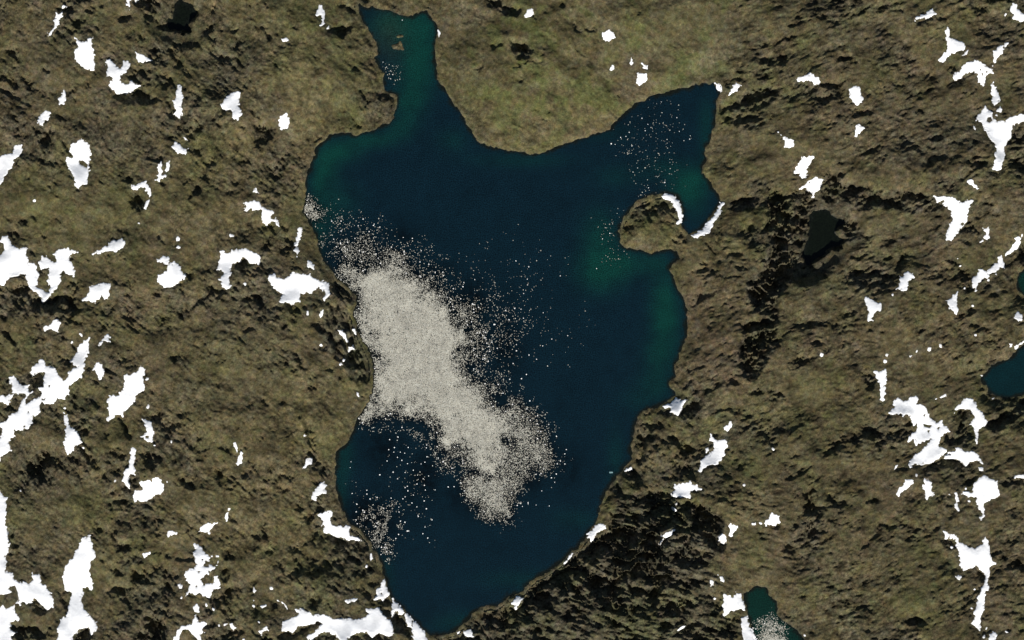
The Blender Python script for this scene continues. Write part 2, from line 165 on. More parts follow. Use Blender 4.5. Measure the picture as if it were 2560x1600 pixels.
# land colour: x, y, rx, ry, kind (g green, t tan, r red brown, y grey), weight
LANDS = [(640,1000,90,60,'t',.5),(560,1250,70,50,'t',.4),(380,960,60,50,'r',.4),(250,620,60,30,'r',.5),(520,380,60,60,'g',.5),(620,300,50,70,'t',.5),(1900,260,70,40,'g',.4),(2020,440,60,40,'r',.4),(2330,1180,50,40,'r',.3),(2060,1250,60,40,'g',.4),(2300,1500,70,40,'g',.4),(2430,650,50,40,'g',.5),(820,60,90,60,'g',.6),(750,250,30,130,'t',.9),(800,310,40,80,'t',.6),(870,280,40,40,'g',.9),(840,180,60,60,'g',.5),(1000,10,200,15,'t',.4),(1300,330,200,40,'t',.5),(1250,230,120,80,'g',.55),(1400,200,120,90,'g',.4),(1450,330,120,40,'t',.6),
 (1600,80,120,80,'g',.6),(1720,90,80,70,'g',.5),(1780,150,70,50,'y',.7),(1830,90,60,60,'y',.6),(1700,210,60,30,'y',.5),(1760,200,40,30,'y',.6),(1610,220,80,40,'t',.3),(2000,80,80,60,'g',.3),(2100,80,90,60,'y',.5),(1620,560,50,30,'g',.8),(1570,600,60,25,'t',.4),
 (1750,640,60,80,'t',.4),(1770,740,70,90,'r',.8),(1780,860,80,80,'r',.7),(1740,980,60,40,'y',.5),(1840,950,80,40,'r',.8),(1920,1000,90,40,'r',.5),(1900,1150,80,70,'g',.4),(1690,1130,100,50,'t',.3),
 (150,500,100,80,'g',.6),(300,540,90,70,'g',.4),(430,560,80,60,'t',.3),(600,500,90,60,'t',.4),(500,700,120,60,'t',.3),(550,900,120,60,'g',.5),(650,820,70,40,'r',.4),(350,850,100,50,'r',.3),(800,1000,60,60,'t',.6),(700,1090,80,60,'t',.6),(700,1250,70,60,'t',.8),(600,1350,80,50,'t',.5),(480,1340,80,30,'t',.7),(760,1350,60,60,'t',.4),(820,1430,80,40,'g',.3),
 (330,1420,80,60,'g',.5),(270,1380,40,40,'t',.6),(450,1500,60,40,'r',.3),(100,1300,90,60,'y',.4),(200,1260,70,50,'g',.4),(560,1150,50,60,'t',.5),(480,1040,90,60,'t',.5),(600,120,100,60,'y',.5),(640,50,70,50,'t',.6),(700,20,50,40,'g',.5),(450,170,80,50,'g',.4),(230,200,60,50,'r',.3),(150,150,60,60,'y',.4),(500,80,60,40,'t',.4),(330,330,80,50,'y',.3),
 (2050,700,100,60,'y',.5),(2200,620,150,60,'y',.4),(2350,600,100,80,'r',.4),(2450,880,90,60,'t',.4),(2380,820,80,60,'r',.3),(2000,960,100,50,'g',.5),(2080,1080,80,50,'g',.5),(1950,800,60,60,'g',.4),(2100,850,100,40,'r',.4),(2200,1250,60,60,'r',.5),(2130,1340,40,60,'r',.6),(2250,1400,120,80,'g',.3),(2150,1530,90,40,'g',.4),(2050,1400,60,60,'y',.4),(1960,1330,40,80,'r',.5),(2350,1100,60,60,'y',.3),(2500,1400,80,100,'r',.4),(2450,200,80,60,'r',.3),(2250,330,90,60,'y',.3),(2120,300,100,60,'r',.3),(1850,1280,50,60,'t',.4),(1850,1450,60,60,'t',.5),(1600,1560,120,40,'g',.4)]
# narrow features: column, row, points, width in metres, kind (colour key, or 'x' for a crack with a steep north face), weight
LINES = [
 (1,0,[(60,0),(90,90),(180,190),(270,260),(310,330),(330,400),(420,560),(440,620),(500,660),(560,720),(540,860),(560,1000),(580,1100),(640,1200)],7,'t',2.2),
 (1,0,[(0,330),(60,400),(150,470),(180,560),(330,700),(420,780),(480,900),(560,1040)],6,'t',1.8),(1,0,[(0,170),(110,175),(200,240),(290,250),(320,330)],5,'t',1.5),
 (1,0,[(440,620),(400,700),(430,800),(500,880)],4,'t',1.6),(1,0,[(510,560),(480,640)],4,'t',1.5),(1,0,[(600,1240),(680,1090),(660,960),(600,860)],5,'t',1.3),
 (0,0,[(1480,560),(1640,660),(1760,740),(1830,860)],6,'t',1.2),(0,0,[(2040,80),(2200,180),(2330,300),(2400,420)],8,'t',1.4),
 (3,3,[(860,730),(920,600),(1000,500),(1080,400),(1140,290),(1250,210)],9,'r',3.0),(3,3,[(880,690),(940,580),(1010,500),(1060,450)],2.5,'x',.9),(3,3,[(1060,440),(1180,438),(1300,445),(1340,465),(1450,450),(1600,455)],2.2,'x',.95),
 (2,0,[(0,650),(80,620),(180,600),(260,590),(320,610)],2.0,'x',.9),(2,0,[(250,540),(320,520),(390,485)],1.8,'x',.9),(2,0,[(590,240),(640,290),(720,280),(780,300)],1.6,'x',.9),(2,0,[(600,480),(650,500),(680,520)],1.8,'x',.9),
 (2,0,[(860,20),(930,110),(960,220),(1040,340),(1090,430)],6,'t',1.6),(2,0,[(2230,150),(2130,230),(2080,330),(2000,430),(1880,520),(1760,590)],8,'t',1.6),(2,0,[(1420,150),(1400,300),(1340,440)],6,'t',1.0),
 (2,0,[(0,1380),(200,1400),(450,1320),(700,1240),(900,1180),(1060,1040),(1220,930)],9,'t',1.4),(2,0,[(1350,620),(1290,590),(1230,560)],5,'r',1.6),
 (3,1,[(0,320),(250,300),(420,230)],6,'t',1.2),(3,1,[(900,380),(1100,330),(1300,370),(1550,450)],7,'t',1.4),(3,1,[(620,940),(820,960),(1050,1000)],14,'r',1.6),
 (3,2,[(200,440),(460,350),(560,290)],3,'x',.8),(3,2,[(180,70),(400,45),(600,40),(760,50)],2.6,'x',.8),(3,2,[(870,1000),(900,1180),(960,1330)],4,'y',1.5),(3,2,[(300,240),(500,220),(700,215)],7,'r',1.6),
 (3,3,[(500,1440),(800,1380),(1000,1330),(1300,1300)],4,'t',1.4),(3,3,[(200,230),(330,310),(470,400)],5,'y',2.0),(3,3,[(1780,1140),(1850,1105),(1920,1080)],2,'x',.9),(3,3,[(2080,1020),(2160,1000),(2230,985)],2,'x',.9),
 (2,1,[(1560,990),(1700,1010),(1900,960)],6,'t',1.2),(2,2,[(1680,560),(1750,480),(1720,440)],5,'o',2.0),(2,2,[(1740,210),(1900,240),(2120,230)],10,'r',1.8),(2,2,[(1700,690),(1900,720),(2150,640)],12,'r',1.6),
 (2,2,[(1900,900),(2050,960),(2250,1010),(2419,1090)],8,'y',1.6),(2,2,[(2330,1080),(2419,1180)],6,'y',1.4),(2,3,[(1560,1250),(1640,1000),(1700,860)],4,'t',1.5),
 (1,2,[(100,1050),(330,1080),(500,1050),(700,1100),(850,1140)],4,'t',1.0),(1,2,[(150,1040),(280,1090),(420,1060),(620,1090)],1.6,'x',.8),(1,2,[(80,800),(110,920),(240,1000)],8,'r',1.0),
 (1,3,[(330,650),(450,620),(540,560),(620,510)],2.2,'x',.8),(1,3,[(200,900),(350,860),(520,760),(560,620)],6,'t',1.3),(1,3,[(0,820),(120,900),(300,880)],6,'t',1.2),(1,3,[(560,1110),(800,1110),(1000,1060)],6,'t',1.2),
 (0,3,[(1500,520),(1700,495),(1800,510),(1890,500)],1.8,'x',.9),(0,3,[(930,760),(1060,740),(1130,710),(1240,690)],4,'t',1.4),(0,3,[(1000,1020),(1080,1140),(1180,1300)],6,'t',1.6),(0,3,[(1240,1000),(1260,1160),(1240,1280)],3,'o',2.5),
 (0,3,[(1490,1310),(1560,1290),(1620,1240)],2,'x',.9),(0,2,[(1650,1230),(1900,1180),(2080,1090),(2230,1050)],4,'t',1.2),(0,2,[(1850,1260),(1990,1180),(2060,1110)],1.8,'x',.8),(0,2,[(1000,380),(1150,390),(1300,360)],5,'r',1.2),
 (3,0,[(480,540),(620,500),(760,560),(860,520)],7,'t',1.2),(3,0,[(500,700),(620,620),(860,560)],7,'r',1.4),(3,0,[(1230,1080),(1300,1160),(1380,1240)],6,'r',2.2),(3,0,[(1000,870),(1080,820),(1150,870)],2.2,'x',.8),
]
# snow patches: column, row, outline, label, holes
S = [
(0,0,[(460,360),(490,355),(530,290),(570,260),(560,220),(580,180),(605,160),(600,125),(570,155),(545,130),(550,180),(520,205),(525,250),(490,295)],'thin slanting snow sliver northwest of the smooth oval snow patch'),
(0,0,[(600,95),(620,90),(635,70),(615,50),(600,65)],'tiny snow scrap just above the thin slanting sliver'),
(0,0,[(720,360),(745,375),(760,395),(780,400),(840,400),(855,370),(880,365),(895,420),(880,460),(910,520),(910,600),(900,675),(840,665),(790,640),(750,590),(725,560),(720,520),(725,480),(755,445),(740,400)],'smooth oval snow patch with two small horns on its north end'),
(0,0,[(1000,590),(1050,570),(1085,590),(1115,640),(1140,660),(1165,640),(1175,590),(1200,575),(1235,590),(1245,630),(1210,660),(1200,695),(1150,715),(1145,760),(1160,790),(1200,805),(1260,775),(1290,810),(1350,800),(1290,850),(1240,870),(1180,880),(1120,900),(1085,860),(1045,815),(1055,790),(1085,770),(1080,745),(1020,730),(1015,690),(1025,640)],'crooked snow patch with curled arms above a dark cliff, beside the oval one'),
(0,0,[(1275,490),(1330,510),(1370,535),(1440,575),(1390,590),(1345,595),(1310,610),(1295,570),(1310,545)],'small triangular snow wedge northeast of the crooked curled patch'),
(0,0,[(1685,790),(1720,830),(1740,900),(1740,980),(1720,1020),(1725,1080),(1705,1125),(1650,1080),(1680,1050),(1650,1010),(1645,960),(1680,920),(1660,880),(1680,840)],'upright snow spindle on olive ground southeast of the crooked curled patch'),
(0,0,[(2230,870),(2275,880),(2280,950),(2270,1000),(2300,1080),(2260,1150),(2195,1125),(2215,1060),(2150,1045),(2095,1005),(2130,950),(2180,900)],'boot shaped snow patch with rocks showing through its upper edge'),
(0,0,[(620,865),(640,920),(620,995),(580,990),(560,940),(600,900)],'small teardrop of snow southwest of the crooked curled patch'),
(0,0,[(410,1055),(470,1055),(490,1075),(480,1120),(435,1150),(430,1205),(370,1185),(385,1120)],'small blocky snow patch tapering south, just below the teardrop'),
(0,0,[(1200,-10),(1215,60),(1230,95),(1245,20),(1270,0),(1290,25),(1310,-10)],'short snow spike cut by the north edge, beside the dark tarn'),
(0,0,[(-30,1500),(40,1465),(100,1465),(150,1430),(160,1380),(215,1375),(240,1420),(200,1470),(150,1512),(130,1590),(80,1640),(40,1720),(0,1775),(-30,1780)],'long diagonal snow tongue crossing the west edge of the land'),
(0,0,[(680,1365),(740,1360),(785,1325),(830,1350),(860,1390),(855,1440),(870,1470),(855,1530),(860,1610),(850,1660),(845,1750),(770,1760),(765,1790),(730,1760),(720,1690),(700,1640),(650,1580),(645,1500),(710,1490),(680,1430)],'large upright snow block with one rocky hole in its middle',[[(760,1520),(800,1525),(845,1560),(835,1595),(800,1570),(765,1555)]]),
(0,0,[(1665,1340),(1700,1365),(1745,1410),(1780,1410),(1760,1465),(1710,1450),(1690,1460),(1670,1415),(1635,1390)],'small star shaped snow scrap directly south of the upright spindle'),
(0,0,[(1745,1300),(1770,1305),(1785,1335),(1755,1325)],'tiny snow fleck touching the small star shaped scrap'),
(0,1,[(1535,10),(1545,60),(1540,140),(1580,155),(1540,180),(1510,215),(1475,195),(1500,170),(1500,90),(1515,45)],'narrow broken snow strip standing above the hooked crescent'),
(0,1,[(1580,40),(1620,10),(1605,90),(1580,125),(1575,90)],'thin snow shard along the east side of the narrow broken strip'),
(0,1,[(1245,255),(1300,240),(1350,205),(1395,205),(1410,240),(1440,290),(1435,340),(1425,355),(1405,310),(1380,270),(1340,265),(1280,285)],'hooked snow crescent arching over a dark rocky hollow'),
(0,1,[(1365,460),(1380,420),(1420,375),(1430,400),(1400,445),(1385,465)],'short snow dash at the lower tip of the hooked crescent'),
(0,1,[(-30,760),(20,750),(30,730),(80,710),(105,750),(125,810),(160,825),(200,850),(230,825),(270,825),(265,900),(285,975),(330,980),(360,1020),(375,1080),(360,1150),(355,1210),(400,1220),(440,1245),(475,1260),(490,1200),(460,1150),(470,1050),(455,1020),(395,1035),(370,965),(400,940),(400,895),(450,910),(500,960),(550,970),(545,920),(505,890),(540,865),(600,835),(700,850),(735,875),(670,895),(665,940),(700,1000),(720,1070),(710,1100),(660,1085),(610,1045),(585,1080),(580,1150),(540,1220),(500,1250),(470,1310),(420,1350),(395,1300),(370,1260),(320,1240),(280,1190),(265,1130),(255,1075),(180,1100),(110,1110),(45,1180),(-30,1170)],'very large twin lobed snowfield at the west edge, pointed at its south end',[[(0,770),(45,790),(55,850),(20,900),(0,910)]]),
(0,1,[(880,905),(900,860),(950,850),(1030,800),(1080,755),(1110,775),(1160,740),(1210,765),(1180,820),(1150,855),(1110,865),(1060,860),(980,880),(930,885)],'slanting snow streak east of the twin lobed snowfield'),
(0,1,[(800,1325),(830,1280),(860,1200),(940,1180),(980,1165),(1070,1160),(1060,1180),(1050,1240),(1030,1310),(1000,1315),(980,1270),(955,1300),(910,1350),(870,1340)],'rounded snow patch southeast of the twin lobed snowfield'),
(0,1,[(1500,940),(1550,910),(1595,920),(1610,970),(1660,965),(1720,1010),(1760,1100),(1765,1130),(1690,1165),(1620,1200),(1560,1200),(1500,1145),(1510,1090),(1580,1050),(1600,1000),(1550,970),(1500,965)],'snow patch shaped like a mitten, between the streak and the arch'),
(0,1,[(2080,860),(2110,855),(2140,885),(2180,880),(2200,850),(2260,840),(2350,845),(2419,870),(2450,900),(2465,950),(2440,985),(2370,980),(2330,930),(2300,920),(2270,965),(2200,985),(2190,1070),(2180,1130),(2200,1190),(2165,1225),(2110,1200),(2080,1130),(2120,1100),(2130,1075),(2090,1035),(2055,1040),(2070,960),(2090,930)],'tall snow arch curling over a black hollow, west of the lake'),
(1,1,[(0,380),(40,400),(60,440),(130,465),(160,490),(190,540),(215,585),(215,625),(200,620),(180,580),(140,580),(110,615),(75,605),(60,540),(60,480),(20,470),(-30,490),(-50,460),(-80,490),(-105,480),(-95,450),(-110,420),(-60,395)],'ragged sloping snow patch north of the tall arch',[[(140,535),(165,510),(190,540),(175,560),(145,555)]]),
(1,1,[(0,260),(15,300),(45,320),(0,310),(-20,300),(-20,270)],'small snow scrap just north of the ragged sloping patch'),
(0,2,[(425,60),(490,55),(510,10),(550,-10),(590,15),(580,70),(560,115),(530,105),(500,85),(430,105)],'small square headed snow patch with a western tail, below the rounded one'),
(0,2,[(945,205),(980,185),(1025,130),(1055,160),(1050,200),(1010,205),(980,230),(965,250),(945,235)],'small ragged snow patch beside the tip of the huge branching snowfield'),
(0,2,[(-30,1340),(0,1150),(30,1090),(45,1020),(5,985),(80,940),(120,880),(190,850),(210,780),(250,730),(260,690),(200,690),(130,680),(125,620),(100,580),(105,540),(140,530),(175,560),(190,600),(240,615),(310,605),(275,640),(300,680),(320,670),(290,715),(260,745),(265,790),(310,755),(400,715),(415,690),(385,635),(430,625),(425,560),(440,500),(400,475),(370,485),(320,520),(305,490),(330,440),(370,400),(395,360),(425,380),(450,430),(500,450),(545,460),(580,530),(620,565),(660,530),(670,480),(740,445),(685,395),(740,310),(740,260),(820,195),(860,165),(845,215),(855,250),(840,310),(820,400),(820,480),(780,530),(730,570),(670,620),(660,700),(630,745),(550,740),(520,780),(460,795),(410,770),(390,810),(400,860),(370,905),(330,910),(315,970),(290,1020),(240,1040),(160,1040),(140,1100),(95,1160),(110,1200),(130,1225),(90,1245),(40,1270),(10,1330)],'huge branching snowfield running diagonally up from the west edge',[[(280,860),(288,858),(290,870),(282,872)],[(240,990),(258,992),(256,1008),(242,1006)],[(405,735),(425,745),(445,730),(440,752),(410,755)],[(475,612),(490,610),(488,630),(476,632)]]),
(0,2,[(-30,710),(60,715),(140,700),(110,760),(95,800),(50,780),(0,750),(-30,750)],'snow wedge on the west edge just above the huge branching snowfield'),
(0,2,[(870,480),(910,430),(950,390),(975,430),(1000,460),(995,520),(950,560),(935,520),(920,480)],'small hooked snow patch between the branching snowfield and the broad diagonal patch'),
(0,2,[(1185,505),(1240,515),(1310,490),(1340,440),(1385,465),(1370,530),(1360,570),(1380,660),(1310,690),(1280,760),(1235,820),(1180,860),(1165,915),(1145,880),(1110,870),(1080,920),(1035,965),(1010,940),(1040,900),(1030,830),(1030,760),(1040,705),(1110,710),(1180,670),(1185,600)],'broad diagonal snow patch with a forked foot'),
(0,2,[(620,870),(660,920),(670,1000),(730,1030),(775,1110),(770,1150),(710,1210),(655,1265),(625,1210),(620,1150),(630,1090),(625,1040),(640,1000),(620,950)],'bottle shaped snow patch with a thin neck, southeast of the branching snowfield'),
(0,2,[(1350,930),(1390,940),(1440,955),(1460,1040),(1450,1150),(1400,1150),(1370,1115),(1330,1100),(1390,1060),(1390,1000)],'small bent snow patch with one round hole near its foot',[[(1385,1090),(1415,1090),(1415,1112),(1388,1110)]]),
(0,2,[(2210,1150),(2240,1150),(2255,1200),(2250,1245),(2230,1210)],'thin snow sliver, upper one of a close pair on tan ground'),
(0,2,[(2285,1240),(2305,1280),(2295,1340),(2250,1370),(2240,1330),(2270,1290)],'thin snow sliver, lower one of a close pair on tan ground'),
(0,2,[(1255,1210),(1300,1220),(1300,1290),(1270,1360),(1295,1410),(1280,1455),(1240,1450),(1220,1500),(1240,1560),(1245,1590),(1210,1570),(1170,1520),(1180,1480),(1175,1420),(1230,1390),(1235,1330)],'slim snow column north of the notched snow patch'),
(0,3,[(1315,10),(1380,5),(1440,0),(1480,-35),(1520,-20),(1560,30),(1560,90),(1540,130),(1470,120),(1470,150),(1370,205),(1320,190),(1280,205),(1265,160),(1290,80),(1330,90),(1380,95),(1345,50)],'notched snow patch at the foot of the slim snow column'),
(0,3,[(-30,90),(20,105),(40,150),(95,160),(75,200),(75,290),(70,400),(85,500),(100,600),(95,680),(70,720),(70,850),(130,870),(155,930),(200,950),(290,965),(320,940),(315,875),(350,885),(385,880),(400,960),(440,990),(465,1030),(510,1090),(525,1150),(510,1200),(455,1220),(400,1160),(350,1120),(290,1160),(230,1150),(200,1190),(190,1130),(150,1160),(150,1220),(190,1290),(185,1330),(160,1300),(110,1350),(110,1400),(160,1440),(115,1470),(140,1512),(140,1540),(-30,1540)],'tall snowfield filling the southwest corner, spreading east at its foot',[[(-30,1070),(50,1075),(110,1060),(130,1050),(95,1020),(110,1000),(155,990),(180,1060),(190,1120),(140,1180),(70,1210),(40,1170),(0,1210),(-30,1200)]]),
(0,3,[(870,500),(860,550),(890,580),(890,620),(915,670),(915,720),(870,770),(860,850),(865,920),(890,980),(870,1030),(850,1000),(790,1010),(800,1080),(775,1140),(800,1200),(850,1270),(910,1320),(935,1380),(920,1420),(880,1450),(850,1390),(790,1390),(740,1430),(700,1480),(700,1540),(510,1540),(570,1470),(560,1400),(580,1310),(640,1290),(655,1220),(660,1130),(690,1060),(620,1030),(610,960),(600,900),(630,810),(670,740),(710,740),(715,690),(760,600),(790,550),(830,530)],'tall flame shaped snowfield pinched at its waist, reaching the south edge'),
(0,3,[(1580,510),(1595,480),(1640,465),(1700,490),(1680,510),(1640,510),(1595,545)],'small snow scrap northwest of the speckled ragged snow patch'),
(0,3,[(1885,480),(1920,425),(1980,400),(2010,410),(2040,385),(2060,405),(2025,420),(2000,460),(1985,505),(1940,490)],'small fish shaped snow patch north of the speckled ragged snow patch'),
(0,3,[(2140,320),(2165,300),(2155,380),(2140,390),(2130,350)],'thin upright snow chip northeast of the fish shaped patch'),
(0,3,[(1355,690),(1390,670),(1440,665),(1420,700),(1380,740),(1360,720)],'small grey snow scrap at the head of a dark winding gully'),
(0,3,[(1830,595),(1880,590),(1910,620),(1940,680),(2000,720),(1990,760),(1940,760),(1930,800),(1960,820),(2010,800),(2050,800),(2035,830),(1980,850),(1990,890),(1940,880),(1920,930),(1930,980),(1990,975),(2040,960),(2030,900),(2060,890),(2095,960),(2080,1020),(2010,1020),(2000,1060),(1990,1105),(1930,1080),(1900,1050),(1850,1070),(1800,1060),(1765,1090),(1790,1030),(1810,980),(1760,920),(1740,880),(1780,840),(1850,830),(1870,780),(1845,740),(1835,680),(1860,650),(1830,620)],'speckled ragged snow patch full of small rock gaps',[[(1915,735),(1930,740),(1920,760)],[(1880,850),(1900,850),(1890,866)],[(1855,985),(1872,990),(1862,1008)]]),
(0,3,[(1870,1150),(1895,1190),(1900,1225),(1860,1240),(1830,1215),(1845,1180)],'small pear shaped snow patch between the speckled patch and the frayed one'),
(0,3,[(1860,1260),(1885,1320),(1960,1345),(1920,1380),(1945,1430),(1900,1450),(1930,1540),(1640,1540),(1680,1430),(1690,1400),(1730,1370),(1820,1350),(1840,1300)],'frayed snow patch on the south edge below the pear shaped one',[[(1740,1400),(1790,1400),(1830,1450),(1880,1500),(1860,1540),(1700,1540),(1710,1460)]]),
(0,3,[(2180,1350),(2210,1340),(2240,1390),(2210,1420),(2180,1380)],'small rounded snow scrap in dark rubble east of the frayed patch'),
(0,3,[(2400,1000),(2419,1040),(2415,1080),(2395,1050)],'slim snow chip on dark rubble east of the speckled patch'),
(1,0,[(605,45),(630,80),(655,130),(655,240),(615,245),(620,190),(610,150),(580,150),(590,80)],'upright snow blade northwest of the lake inlet'),
(1,0,[(250,380),(290,355),(305,380),(300,405),(260,400)],'tiny snow block on tan ground southwest of the upright blade'),
(1,0,[(300,1065),(315,1120),(310,1200),(270,1220),(250,1240),(225,1180),(220,1130),(240,1095)],'small solid snow oblong on the tan ground north of the lake bend'),
(1,0,[(1722,285),(1740,320),(1730,360),(1718,340)],'tiny snow sliver on the east bank of the narrow inlet'),
(1,1,[(440,635),(440,690),(410,740),(405,790),(375,805),(380,750),(385,690),(400,650)],'slim snow blade close to the west shore, above the broad claw patch'),
(1,1,[(360,850),(380,820),(415,860),(400,890),(390,930),(380,890)],'small snow arrowhead directly below the slim shoreside blade'),
(1,1,[(490,950),(520,945),(550,990),(555,1040),(520,1025),(490,1000)],'small oval snow patch between the arrowhead and the claw patch'),
(1,1,[(120,1080),(180,1075),(210,1110),(270,1130),(320,1090),(360,1065),(440,1085),(510,1080),(550,1110),(600,1140),(690,1160),(705,1230),(690,1280),(650,1325),(625,1310),(655,1270),(640,1230),(610,1210),(620,1190),(580,1200),(530,1265),(480,1255),(430,1280),(415,1310),(440,1355),(380,1345),(340,1365),(300,1350),(240,1360),(220,1340),(260,1270),(210,1240),(150,1180),(118,1140)],'broad snow patch with a claw on its east end, beside the west shore'),
(1,1,[(485,1430),(500,1420),(500,1465),(485,1465)],'tiny snow tick below the broad claw patch, western one of two'),
(1,1,[(615,1430),(640,1415),(635,1470),(615,1495),(605,1480)],'small snow tick below the broad claw patch, eastern one of two'),
(1,2,[(775,95),(800,90),(850,130),(865,170),(860,205),(830,180),(790,140)],'small snow patch on black broken rock west of the ice field'),
(1,2,[(905,85),(930,85),(950,120),(955,170),(925,140)],'grey snow strip right at the shore against the ice field'),
(1,2,[(870,250),(910,245),(925,275),(880,295)],'small snow scrap below the pair on the black rocks by the ice field'),
(1,2,[(950,680),(970,690),(975,730),(955,710)],'tiny snow spike near the shore where the ice field is widest'),
(1,2,[(495,1285),(535,1310),(530,1360),(500,1370),(440,1410),(440,1390),(470,1355),(470,1320)],'small bent snow patch on tan ground west of the open southern bay'),
(1,3,[(645,15),(665,50),(650,80),(660,110),(580,155),(575,195),(520,185),(545,105),(580,60),(620,25)],'leaf shaped snow patch on tan ground close to the southwest shore'),
(1,3,[(650,295),(715,290),(720,340),(700,370),(710,410),(740,435),(800,430),(885,435),(880,490),(910,530),(960,545),(995,580),(930,570),(890,570),(830,550),(790,550),(720,520),(690,500),(650,500),(640,430),(605,450),(625,405),(640,385),(580,330),(630,315)],'bent snow patch with a grey lower wing above a black cliff'),
(1,3,[(1090,690),(1105,740),(1085,765),(1080,730)],'thin snow sliver at the waterline south of the scattered floes'),
(1,3,[(845,1135),(890,1110),(965,1112),(930,1150),(870,1155)],'small flat snow lozenge north of the long shaded snowfield'),
(1,3,[(1215,940),(1225,1000),(1245,1040),(1275,1100),(1235,1100),(1200,1145),(1170,1120),(1110,1130),(1150,1085),(1125,1040),(1185,1020),(1180,970)],'jagged snow patch on the shore above the lake foot',[[(1180,1065),(1192,1062),(1190,1080)]]),
(1,3,[(1285,1115),(1340,1170),(1420,1250),(1470,1310),(1475,1390),(1430,1380),(1410,1310),(1400,1265),(1375,1280),(1360,1270),(1320,1240),(1285,1290),(1280,1230),(1295,1180)],'blue grey shaded snow strip lining the southwest shore of the lake foot'),
(1,3,[(1480,1320),(1540,1365),(1590,1430),(1640,1540),(1480,1540),(1475,1400)],'bright snow wedge at the southern tip of the lake'),
(1,3,[(260,1330),(330,1300),(400,1270),(400,1250),(370,1210),(400,1200),(440,1215),(510,1240),(520,1260),(610,1265),(700,1280),(760,1310),(870,1300),(970,1310),(1050,1280),(1085,1255),(1030,1240),(1030,1205),(1100,1210),(1165,1210),(1200,1270),(1270,1320),(1300,1400),(1300,1470),(1250,1470),(1160,1440),(1100,1480),(1040,1430),(940,1440),(870,1490),(900,1540),(830,1540),(780,1490),(740,1450),(700,1420),(620,1440),(560,1470),(500,1500),(490,1470),(540,1430),(600,1390),(640,1350),(600,1310),(560,1340),(480,1370),(400,1380),(350,1450),(320,1410),(250,1435)],'long shaded snowfield with ragged lower edge along the south edge'),
(1,3,[(110,1340),(110,1390),(130,1410),(90,1420),(60,1455),(40,1420),(80,1380),(100,1370)],'small spiked snow scrap west of the long shaded snowfield'),
(1,3,[(45,1185),(80,1165),(120,1175),(90,1200),(60,1205)],'faint snow smear north of the small spiked scrap'),
(1,3,[(205,1130),(260,1140),(300,1190),(300,1215),(270,1170),(240,1150)],'thin grey snow curve just northwest of the long shaded snowfield'),
(1,3,[(1900,1440),(1940,1425),(1930,1455),(1905,1460)],'tiny snow chip on the south bank of the lake foot'),
(1,3,[(1960,1420),(2030,1405),(2055,1450),(2060,1480),(2000,1480),(1960,1450)],'small rounded snow patch on the south bank beside a tiny chip'),
(2,3,[(0,1150),(40,1110),(110,1110),(90,1150),(60,1170),(40,1230),(20,1220),(30,1180),(-20,1165)],'small forked snow scrap on the southeast bank of the lake foot'),
(2,0,[(110,145),(140,100),(190,80),(215,130),(180,155),(135,185),(110,175)],'small oval snow patch northeast of the inlet, near a dark pool'),
(2,0,[(855,345),(870,315),(910,285),(975,335),(970,360),(915,400),(865,385)],'small diamond of snow on the green meadow north of the lake'),
(2,0,[(1125,540),(1140,600),(1125,620),(1108,600)],'tiny pointed snow spot, middle one above the heart shaped patch'),
(2,0,[(925,620),(960,620),(965,650),(935,680),(925,650)],'tiny snow spot farthest west in the meadow group of four'),
(2,0,[(1225,600),(1275,615),(1275,650),(1250,650)],'tiny snow spot directly above the heart shaped patch'),
(2,0,[(1175,685),(1240,700),(1280,705),(1275,755),(1230,780),(1200,815),(1180,785),(1185,740)],'heart shaped snow patch on the meadow north of the lake'),
(2,0,[(1915,780),(1940,790),(1970,815),(1995,850),(1975,865),(1935,840),(1925,810)],'small snow patch at the very tip of the northeast bay'),
(2,0,[(2085,800),(2115,785),(2165,815),(2120,850),(2045,900),(2070,840)],'small pointed snow patch just east of the northeast bay tip'),
(2,1,[(1405,340),(1460,315),(1520,335),(1570,380),(1600,450),(1612,520),(1600,590),(1560,600),(1580,560),(1565,490),(1530,440),(1500,380),(1450,370),(1420,360)],'curved snow bank rimming the northeast shore of the round headland'),
(2,1,[(1965,400),(1990,395),(2025,410),(1980,450),(1960,520),(1900,620),(1855,695),(1760,730),(1750,750),(1710,735),(1680,745),(1700,710),(1790,660),(1880,550),(1930,480)],'long curved snow bank along the shore opposite the round headland'),
(2,2,[(1425,815),(1500,790),(1550,745),(1590,740),(1600,755),(1645,755),(1620,800),(1590,870),(1565,900),(1490,870),(1500,830),(1450,825)],'kite shaped grey snow patch on the east shore above a black cliff'),
(2,2,[(2005,1010),(2060,955),(2080,990),(2060,1020),(2030,1050),(2010,1040)],'small snow patch northeast of the wing shaped one'),
(2,2,[(1880,1080),(1900,1115),(1940,1135),(2010,1115),(2025,1160),(2005,1240),(1970,1330),(1910,1365),(1850,1375),(1800,1405),(1775,1445),(1760,1430),(1780,1330),(1830,1280),(1880,1240),(1915,1200),(1905,1150),(1870,1130)],'wing shaped snow patch on brown ground east of the lake'),
(2,2,[(1825,1215),(1850,1195),(1860,1225),(1835,1250)],'tiny snow scrap in the crook of the wing shaped patch'),
(2,2,[(1075,1400),(1135,1380),(1135,1410),(1100,1430),(1070,1425)],'small snow patch on the southeast shore near a lone pale floe'),
(2,3,[(1520,30),(1580,35),(1655,25),(1680,5),(1700,35),(1750,55),(1795,80),(1760,100),(1680,100),(1680,165),(1620,150),(1550,160),(1510,150),(1525,90)],'square snow patch with one pointed arm, south of the wing shaped one'),
(2,3,[(1510,260),(1540,265),(1560,280),(1540,295)],'tiny snow dash in a dark gully south of the square patch'),
(2,3,[(820,410),(880,430),(890,460),(830,490),(790,500),(790,540),(750,585),(730,550),(690,560),(740,490),(790,430)],'torn snow patch on the shore beside the black southeastern slope'),
